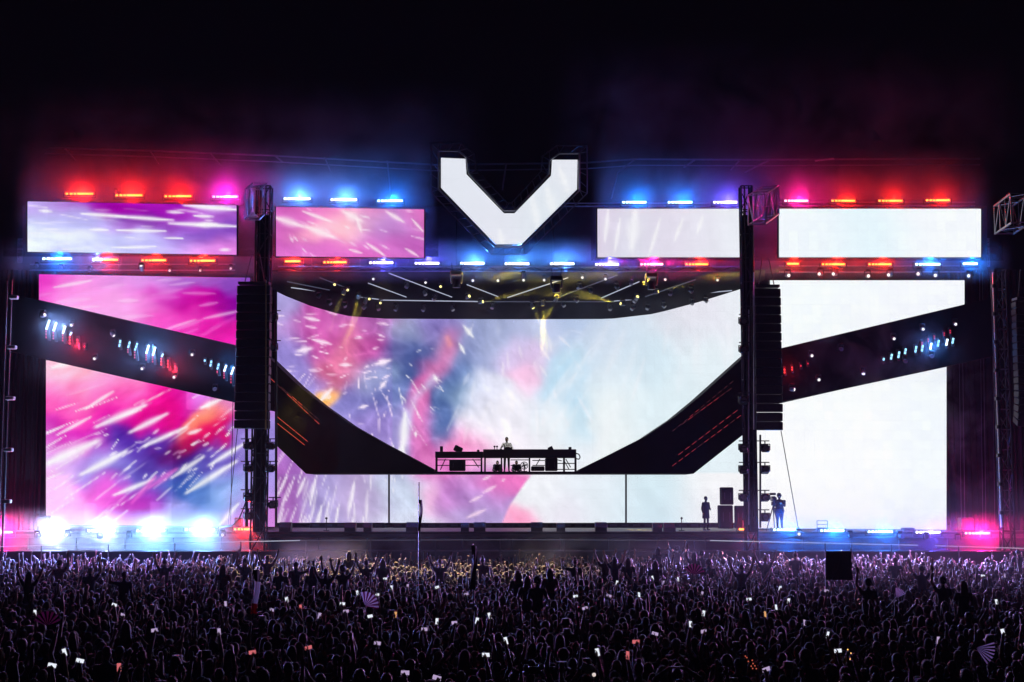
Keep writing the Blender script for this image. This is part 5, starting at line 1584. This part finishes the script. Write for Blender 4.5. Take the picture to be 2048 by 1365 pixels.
for land in (0, 1):
    w, h = (.070, .138) if not land else (.138, .070)
    ph_body[land] = MB().box((0, 0, 0), (w, .009, h), bevel=.004).mesh('phone', BODYP)
    ph_scr[land] = [MB().box((0, -.006, 0), (w * .92, .002, h * .93)).mesh('screen', s) for s in SCRN]
CT = ['bright white', 'pale lilac', 'red', 'orange']
for (px, py, land, ci) in PH:
    q = G(px, py, 2.0)
    ps = 'phone_high' if rng.random() < .6 else 'phone_one'
    hand = V((.195, .19, 2.11)) if ps == 'phone_high' else V((.195, .29, 1.99))
    q = G(px, py, hand.z)
    if q.y > 68.5: continue
    o = bpy.data.objects.new('phone', ph_body[land]); COL.objects.link(o)
    o.location = q; o.rotation_euler = (rng.uniform(-.5, .2), rng.uniform(-.3, .3), rng.uniform(-.6, .6))
    tag(o, f"phone with {CT[ci]} screen held {'sideways' if land else 'upright'} above the crowd", 'phone', f"{CT[ci]} phones held {'sideways' if land else 'upright'}")
    s = bpy.data.objects.new('screen', ph_scr[land][ci]); COL.objects.link(s); s.parent = o
    mir = rng.random() < .5
    bx_ = q.x - (hand.x if not mir else -hand.x); by_ = q.y - hand.y + .02
    person(ps, (bx_, by_, 0), 0, 1.0, mirror=mir, **looks())
    taken.append((bx_, by_))

# one person near the front of frame with arms flung wide, one with long hair
for (px, py, ps, h, hm, sh) in ((1556, 1252, 'spread', 'short', 'hair_dark', 'shirt_black'), (1270, 1205, 'sway', 'long', 'hair_dark', 'shirt_black'), (1320, 1203, 'calm', 'long', 'hair_dark', 'shirt_black'), (826, 1240, 'calm', 'long', 'hair_brown', 'shirt_black'), (172, 1222, 'calm', 'long', 'hair_dark', 'shirt_black'), (340, 1172, 'calm', 'bun', 'hair_dark', 'shirt_black')):
    q = G(px, py, 1.76)
    person(ps, (q.x, q.y, 0), 0, 1.07, h, hm, sh)
    taken.append((q.x, q.y))

# everyone else stands on a loose grid; the nearest are objects, the far mass is one object
spots = []
y = 22.6
while y < 69.2:
    near = (y - 22.6) / 46
    dx = .66 - .12 * near
    half = .345 * y + 1.2
    x = -half + rng.uniform(0, dx)
    while x < half:
        px, pyy = x + rng.gauss(0, .10), y + rng.gauss(0, .12)
        if rng.random() > .05 and free(px, pyy):
            spots.append((px, pyy))
        x += dx * rng.uniform(.85, 1.2)
    y += .62 - .06 * near
def pick_pose(y):
    a = rng.random()
    if y > 56: a = a ** .62
    for k, nm in ((.66, 'calm'), (.78, 'sway'), (.82, 'one_up'), (.86, 'both_up'), (.885, 'wide_up'), (.92, 'fist_up'), (.94, 'clap'), (.96, 'hands_head')):
        if a < k: return nm
    return 'phone_high'
spots.sort(key=lambda s: s[1])
N_NEAR = max(0, 296 - N_PEOPLE)
for (x, y) in spots[:N_NEAR]:
    ps = pick_pose(y)
    if ps == 'phone_high': ps = 'calm'
    person(ps, (x, y, 0), rng.gauss(0, .25), rng.uniform(.90, 1.06), mirror=rng.random() < .5, **looks())

def far_parts(nm, hs):
    out = []
    for me, off in ((BODYFAR[nm], V((0, 0, 0))), (HAIRFAR[hs], SK[nm][1])):
        me.calc_loop_triangles()
        co = np.empty(len(me.vertices) * 3); me.vertices.foreach_get('co', co)
        tr = np.empty(len(me.loop_triangles) * 3, np.int32); me.loop_triangles.foreach_get('vertices', tr)
        mi = np.empty(len(me.loop_triangles), np.int32); me.loop_triangles.foreach_get('material_index', mi)
        out.append((co.reshape(-1, 3) + np.array(off), tr.reshape(-1, 3), mi if me is BODYFAR[nm] else np.full(len(mi), 5, np.int32)))
    n0 = len(out[0][0])
    return np.concatenate([out[0][0], out[1][0]]), np.concatenate([out[0][1], out[1][1] + n0]), np.concatenate([out[0][2], out[1][2]])
FP = {(a, b): far_parts(a, b) for a in BODYFAR for b in HAIRFAR}
base_col = lambda nm: np.array(PM[nm].node_tree.nodes['Principled BSDF'].inputs['Base Color'].default_value[:3])
CLR = {'skin_light': (.46, .29, .21), 'skin_tan': (.30, .17, .11), 'skin_dark': (.10, .055, .035), 'shirt_black': (.018, .018, .02), 'shirt_navy': (.02, .025, .06), 'shirt_grey': (.09, .09, .095), 'shirt_white': (.55, .55, .55), 'shirt_red': (.22, .025, .03), 'shirt_green': (.04, .09, .05), 'shirt_pink': (.4, .12, .22), 'denim': (.035, .05, .09), 'trousers_black': (.015, .015, .017), 'hair_dark': (.014, .010, .008), 'hair_brown': (.05, .028, .015), 'hair_blond': (.36, .24, .12), 'cap_black': (.02, .02, .022), 'cap_white': (.5, .5, .5)}
vv, tt, cc, nb = [], [], [], 0
for (x, y) in spots[N_NEAR:]:
    lk = looks()
    co, tr, mi = FP[(pick_pose(y), lk['hair'])]
    s = rng.uniform(.87, 1.09); a = rng.gauss(0, .25); mx = -1 if rng.random() < .5 else 1
    c, sn = math.cos(a) * s, math.sin(a) * s
    X = co[:, 0] * mx
    vv.append(np.stack([X * c - co[:, 1] * sn + x, X * sn + co[:, 1] * c + y, co[:, 2] * s], 1))
    pal = np.array([CLR[lk['skin']], CLR[lk['shirt']], CLR[lk['legs']], (.03, .03, .03), (.04, .02, .02), CLR[lk['hairmat']]])
    tt.append((tr if mx > 0 else tr[:, ::-1]) + nb); cc.append(pal[mi]); nb += len(co)
vv, tt, cc = np.concatenate(vv), np.concatenate(tt), np.concatenate(cc)
me = bpy.data.meshes.new('crowd')
me.vertices.add(len(vv)); me.vertices.foreach_set('co', vv.astype(np.float32).ravel())
me.loops.add(len(tt) * 3); me.loops.foreach_set('vertex_index', tt.astype(np.int32).ravel())
me.polygons.add(len(tt)); me.polygons.foreach_set('loop_start', np.arange(0, len(tt) * 3, 3, dtype=np.int32))
me.polygons.foreach_set('use_smooth', np.ones(len(tt), bool))
me.update(calc_edges=True)
ca = me.color_attributes.new('cloth', 'FLOAT_COLOR', 'CORNER')
c4 = np.concatenate([np.repeat(cc, 3, 0), np.ones((len(tt) * 3, 1))], 1).astype(np.float32)
ca.data.foreach_set('color', c4.ravel())
m = mat('crowd_cloth', (.1, .1, .1), .55)
nd = m.node_tree.nodes.new('ShaderNodeVertexColor'); nd.layer_name = 'cloth'
m.node_tree.links.new(nd.outputs['Color'], m.node_tree.nodes['Principled BSDF'].inputs['Base Color'])
m.node_tree.nodes['Principled BSDF'].inputs['Sheen Weight'].default_value = .6
m.node_tree.nodes['Principled BSDF'].inputs['Sheen Roughness'].default_value = .35
me.materials.append(m)
crowd = link('crowd', me)
tag(crowd, 'far mass of concertgoers packed up to the stage barrier', 'crowd', kind='stuff')
print('PEOPLE', N_PEOPLE, 'FAR', len(spots) - N_NEAR, 'TRIS', len(tt))

# ------------------------------------------------------------------ flags, fans and odd things over the crowd
def sheer(name, base, k):
    m = mat(name, base, .6)
    nt = m.node_tree
    tr = nt.nodes.new('ShaderNodeBsdfTranslucent'); tr.inputs['Color'].default_value = (*base, 1)
    mx = nt.nodes.new('ShaderNodeMixShader'); mx.inputs[0].default_value = k
    nt.links.new(nt.nodes['Principled BSDF'].outputs[0], mx.inputs[1]); nt.links.new(tr.outputs[0], mx.inputs[2])
    nt.links.new(mx.outputs[0], nt.nodes['Material Output'].inputs['Surface'])
    return m
FLAGB = mat('flag_black', (.012, .012, .014), .8)
def flag(px, ytop, ybot, Y, label, cloth=None, m=FLAGB, cols=None):
    a, b = P(px, ytop, Y), P(px, ybot, Y)
    t = thing('flag', (b.x, Y, 0), label, 'flag')
    MB().tube((b.x, Y, .9), (a.x, Y, a.z), .016, n=6).build('pole', BLACKM, t)
    if cloth:
        x0, y0, x1, y1, limp = cloth
        n, k = 10, 8
        p0, p1 = P(x0, y0, Y), P(x1, y1, Y)
        vs_, fs_ = [], []
        for side in (0, .012):
            for j in range(k + 1):
                for i in range(n + 1):
                    u, v = i / n, j / k
                    wd = (1 - limp * (1 - abs(v - .45) * 1.2)) if limp else 1
                    vs_.append((p0.x + (p1.x - p0.x) * u * wd + (.03 * math.sin(v * 5) if limp else 0), Y + side + .06 * math.sin(u * 7 + v * 4), p0.z + (p1.z - p0.z) * v - .05 * u * math.sin(v * 3)))
        w = n + 1; h = (k + 1) * w
        for j in range(k):
            for i in range(n):
                q = j * w + i
                fs_ += [(q, q + w, q + w + 1, q + 1), (h + q, h + q + 1, h + q + w + 1, h + q + w)]
        mb = MB().add(vs_, fs_)
        if cols:
            mats = cols
            mb.mi = [min(len(cols) - 1, int(((f // 2) // n) / k * len(cols))) for f in range(len(fs_))]
        else:
            mats = m
        mb.build('cloth', mats, t)
    return t
flag(838, 965, 1170, 44, 'tall thin pole with a furled black flag before the central screen', (838, 1000, 844, 1062, .2))
flag(947, 1088, 1190, 40, 'furled black flag on a short pole over the crowd', (942, 1092, 954, 1180, .2))
flag(1651, 1100, 1190, 42, 'square black flag held stiff above the crowd', (1651, 1103, 1705, 1160, 0))
flag(506, 1128, 1240, 34, 'narrow flag in black, white and red leaning over the crowd', (506, 1140, 517, 1228, .1), cols=[FLAGB, sheer('flag_white', (.7, .7, .75), .6), MATS['flag_white'], sheer('flag_red', (.5, .05, .06), .6)])

def hand_fan(px, py, z, r, a0, a1, label, m1, m2):
    q = G(px, py, z)
    t = thing('folding_fan', q, label, 'fan')
    n = 14
    for i in range(n):
        u, v = a0 + (a1 - a0) * i / n, a0 + (a1 - a0) * (i + 1) / n
        d = .012 * (1 if i % 2 else -1)
        p = [V((q.x + .05 * r * math.cos(u), q.y, q.z + .05 * r * math.sin(u))), V((q.x + r * math.cos(u), q.y + d, q.z + r * math.sin(u))), V((q.x + r * math.cos(v), q.y - d, q.z + r * math.sin(v))), V((q.x + .05 * r * math.cos(v), q.y, q.z + .05 * r * math.sin(v)))]
        MB().prism(p, [w + V((0, .004, 0)) for w in p]).build('fan_leaf', m1 if i % 2 else m2, t)
FW = sheer('fan_white', (.75, .72, .8), .7); FK = mat('fan_black', (.02, .02, .02), .6); FPK = sheer('fan_pink', (.4, .12, .26), .6); FBL = mat('fan_blue', (.25, .4, .62), .6)
hand_fan(730, 1212, 2.0, .34, -.3, 1.9, 'open folding fan with pale pink and blue leaves over the crowd', FW, FPK)
hand_fan(1388, 1150, 2.1, .36, .1, 2.6, 'open pink folding fan near people on shoulders', FPK, FK)
hand_fan(1952, 1296, 2.0, .34, -1.1, .3, 'open folding fan with black and white stripes held low', FW, FK)
hand_fan(95, 1252, 2.0, .30, .2, 2.8, 'open dark lilac folding fan in the crowd', FPK, FK)
hand_fan(1793, 1196, 2.0, .26, .4, 1.7, 'small striped rose folding fan in the crowd', FPK, FW)
hand_fan(1700, 1126, 2.2, .28, .9, 2.0, 'half open pale fan in front of the square black flag', FW, FK)

q = G(1070, 1341, 2.1)
t = thing('inflatable_bone', (q.x, q.y, q.z - .1), 'pale inflatable dog bone on a stick raised from the crowd', 'inflatable')
IN = mat('inflatable_white', (.6, .58, .66), .35)
MB().box((q.x - .02, q.y, q.z), (.2, .07, .11), bevel=.03).build('shaft', IN, t)
for s, dz in ((1, .05), (1, -.05), (-1, .04), (-1, -.04)):
    MB().ball((q.x - .02 + s * .115, q.y, q.z + dz), (.048, .04, .05)).build('knob', IN, t, smooth=True)
MB().tube((q.x - .12, q.y, q.z - .06), (q.x - .2, q.y, q.z - .6), .01).build('stick', PIPE, t)
q = G(1172, 1337, 2.0)
t = thing('paper_sign', q, 'small tilted pale blue card held up low in the crowd', 'sign')
MB().box(q, (.16, .01, .12), (0, .6, 0)).build('card', mat('card_blue', (.45, .58, .72), .6), t)
MB().box(q + V((0, .012, 0)), (.165, .008, .125), (0, .6, 0)).build('backing', FK, t)
q = G(1188, 1350, 2.0)
t = thing('light_ball', q, 'small glowing white ball beside the pale blue card', 'ball')
MB().ball(q, .03, 12, 8).build('globe', glow('ball_glow', (1, .85, .8), .7), t, smooth=True)
MB().tube(q - V((0, 0, .05)), q - V((0, 0, .3)), .012).build('handle', PLASTIC, t)
# string of fairy lights worn in the crowd
r2 = random.Random(4)
for (px, py, x2, y2, n, lab, m_) in ((1694, 1300, 1716, 1350, 14, 'string of warm orange fairy lights hanging in the crowd', glow('fairy_orange', (1, .5, .12), 2.0)), (1492, 1312, 1512, 1342, 9, 'string of dim reddish fairy lights hanging in the crowd', glow('fairy_red', (1, .2, .12), .5)), (1712, 1196, 1722, 1222, 9, 'string of pinkish fairy lights near the square black flag', glow('fairy_pink', (1, .4, .5), .8))):
    A, B = G(px, py, 1.75), None
    B = P(x2, y2, A.y)
    t = thing('fairy_lights', tuple(B), lab, 'lights')
    MB().path([A.lerp(B, i / 8) + V((.02 * math.sin(i * 2), -.05, 0)) for i in range(9)], .006, 5).build('wire', CABLE, t)
    for i in range(n):
        MB().ball(A.lerp(B, i / n) + V((r2.gauss(0, .035), -.06, r2.gauss(0, .02))), .013, 6, 4).build('bulb', m_, t)

# ------------------------------------------------------------------ air
def volume_mat(name, dens, color=(.9, .92, 1.0), noise=None, edge=(.3, .45, .45), aniso=0.0):
    m = bpy.data.materials.new(name)
    m.use_nodes = True
    nt = m.node_tree
    nt.nodes.clear()
    out = nt.nodes.new('ShaderNodeOutputMaterial')
    v = nt.nodes.new('ShaderNodeVolumePrincipled')
    v.inputs['Color'].default_value = (*color, 1)
    v.inputs['Density'].default_value = dens
    v.inputs['Anisotropy'].default_value = aniso
    nt.links.new(v.outputs['Volume'], out.inputs['Volume'])
    if noise:
        sc, lo, hi = noise
        tc = nt.nodes.new('ShaderNodeTexCoord')
        nz = nt.nodes.new('ShaderNodeTexNoise')
        nz.inputs['Scale'].default_value = sc
        nz.inputs['Detail'].default_value = 3.0
        nz.inputs['Distortion'].default_value = .6
        nt.links.new(tc.outputs['Object'], nz.inputs['Vector'])
        mr = nt.nodes.new('ShaderNodeMapRange')
        mr.inputs['From Min'].default_value = lo
        mr.inputs['From Max'].default_value = hi
        mr.inputs['To Max'].default_value = dens
        nt.links.new(nz.outputs['Fac'], mr.inputs['Value'])
        # thins out toward the faces of its box
        sep = nt.nodes.new('ShaderNodeSeparateXYZ')
        nt.links.new(tc.outputs['Generated'], sep.inputs[0])
        last = mr.outputs['Result']
        for ax, k in zip('XYZ', edge):
            pp = nt.nodes.new('ShaderNodeMath'); pp.operation = 'PINGPONG'; pp.inputs[1].default_value = .5
            nt.links.new(sep.outputs[ax], pp.inputs[0])
            fo = nt.nodes.new('ShaderNodeMapRange'); fo.interpolation_type = 'SMOOTHSTEP'
            fo.inputs['From Min'].default_value = 0; fo.inputs['From Max'].default_value = k
            nt.links.new(pp.outputs[0], fo.inputs['Value'])
            mu = nt.nodes.new('ShaderNodeMath'); mu.operation = 'MULTIPLY'
            nt.links.new(last, mu.inputs[0]); nt.links.new(fo.outputs['Result'], mu.inputs[1])
            last = mu.outputs[0]
        nt.links.new(last, v.inputs['Density'])
    return m
HAZE_D = 0.0002
hz = MB().box((0, 220, 14), (812, 572, 30)).build('haze', volume_mat('haze_air', HAZE_D))
tag(hz, 'thin theatrical haze hanging in the night air', 'haze', kind='stuff')

def smoke(box, dens, nscale, lo, hi, label, edge=(.3, .45, .45)):
    a, b = V(box[0]), V(box[1])
    c = (a + b) / 2
    m = MB().box((0, 0, 0), tuple(b - a)).mesh('smoke', volume_mat('smoke_air', dens, noise=(nscale, lo, hi), edge=edge))
    o = bpy.data.objects.new('smoke', m); COL.objects.link(o); o.location = c
    tag(o, label, 'smoke', kind='stuff')
def smoke_px(x0, x1, y0, y1, Y0, Y1, dens, nscale, lo, hi, label, edge=(.3, .45, .45)):
    a, b = P(x0, y1, (Y0 + Y1) / 2), P(x1, y0, (Y0 + Y1) / 2)
    smoke(((a.x, Y0, a.z), (b.x, Y1, b.z)), dens, nscale, lo, hi, label, edge)
SM = .07
# wide thin drifts above and behind the banners, and over the pit
smoke_px(-60, 1000, 150, 425, 77.3, 82, SM, .35, .30, .75, 'drifting smoke rising behind the lilac and pink banners, lit red and blue', (.15, .45, .45))
smoke_px(1090, 2060, 60, 430, 77.3, 82, SM * 1.4, .30, .34, .75, 'drifting smoke rising behind the lavender and ice-white banners, lit blue and red', (.15, .45, .45))
smoke_px(555, 1445, 1040, 1170, 69.2, 73.2, SM * 2.2, .6, .42, .72, 'thin smoke puffs over the pit below the central screen')
smoke_px(1870, 1990, 560, 1080, 75.9, 77.3, SM * 3, .8, .45, .72, 'ragged smoke curling up the drape beside the blank white screen')
smoke_px(1560, 1960, 590, 830, 74.3, 75.3, SM * 3, .7, .42, .72, 'smoke wisps drifting across the band over blank wing screens')
smoke_px(560, 1490, 545, 720, 77.3, 82.0, .035, .4, .25, .7, 'thin smoke under the canopy where yellow beams show', (.12, .3, .35))
smoke(((-28, 40, 1.0), (2, 57.5, 5.0)), .004, .12, .25, .7, 'thin drifting haze low over the crowd on the magenta screen side', (.2, .35, .4))
smoke(((2, 36, 1.0), (28, 59.5, 5.5)), .010, .12, .25, .7, 'purplish haze low over the crowd on the blank screen side', (.2, .35, .4))
# denser smoke along the lamp rows, added for the lens bloom round lamps
LS = .6
E = (.06, .5, .5)
smoke_px(20, 880, 266, 520, 75.1, 77.2, LS, .6, .1, .6, 'halo smoke added along the lamp row above the lilac and pink banners', E)
smoke_px(1180, 1985, 278, 528, 75.1, 77.2, LS * .85, .6, .1, .6, 'halo smoke added along the lamp row above the lavender and ice-white banners', E)
smoke_px(-20, 2025, 470, 573, 75.1, 77.2, LS * .85, .6, .1, .6, 'halo smoke added along the lamp row below the banners', (.03, .5, .5))
smoke_px(-140, 550, 1010, 1150, 73.4, 75.6, .5, .6, .1, .6, 'smoke rolling off the stage lip below the magenta screen', E)
smoke_px(1450, 2160, 1018, 1140, 73.4, 75.6, .35, .6, .1, .6, 'smoke rolling off the stage lip below the blank white screen', E)
smoke_px(20, 520, 590, 790, 74.3, 75.2, .10, .6, .1, .6, 'halo smoke added before the battens on the pink-screen band', (.15, .5, .3))

smoke_px(525, 740, 720, 930, 77.3, 79.2, .05, .7, .3, .7, 'yellowish smoke curling over the bridge end beside the pink tower')
smoke_px(540, 760, 1070, 1165, 60, 68.8, .07, .5, .3, .65, 'cream lit smoke puff behind the riders with raised arms')
smoke_px(1020, 1180, 1075, 1160, 60, 68, .035, .5, .35, .65, 'pale smoke puff before the middle of the stage')
smoke_px(1230, 1420, 1070, 1150, 62, 69, .035, .5, .35, .65, 'pale smoke puff behind the rider with both arms raised')
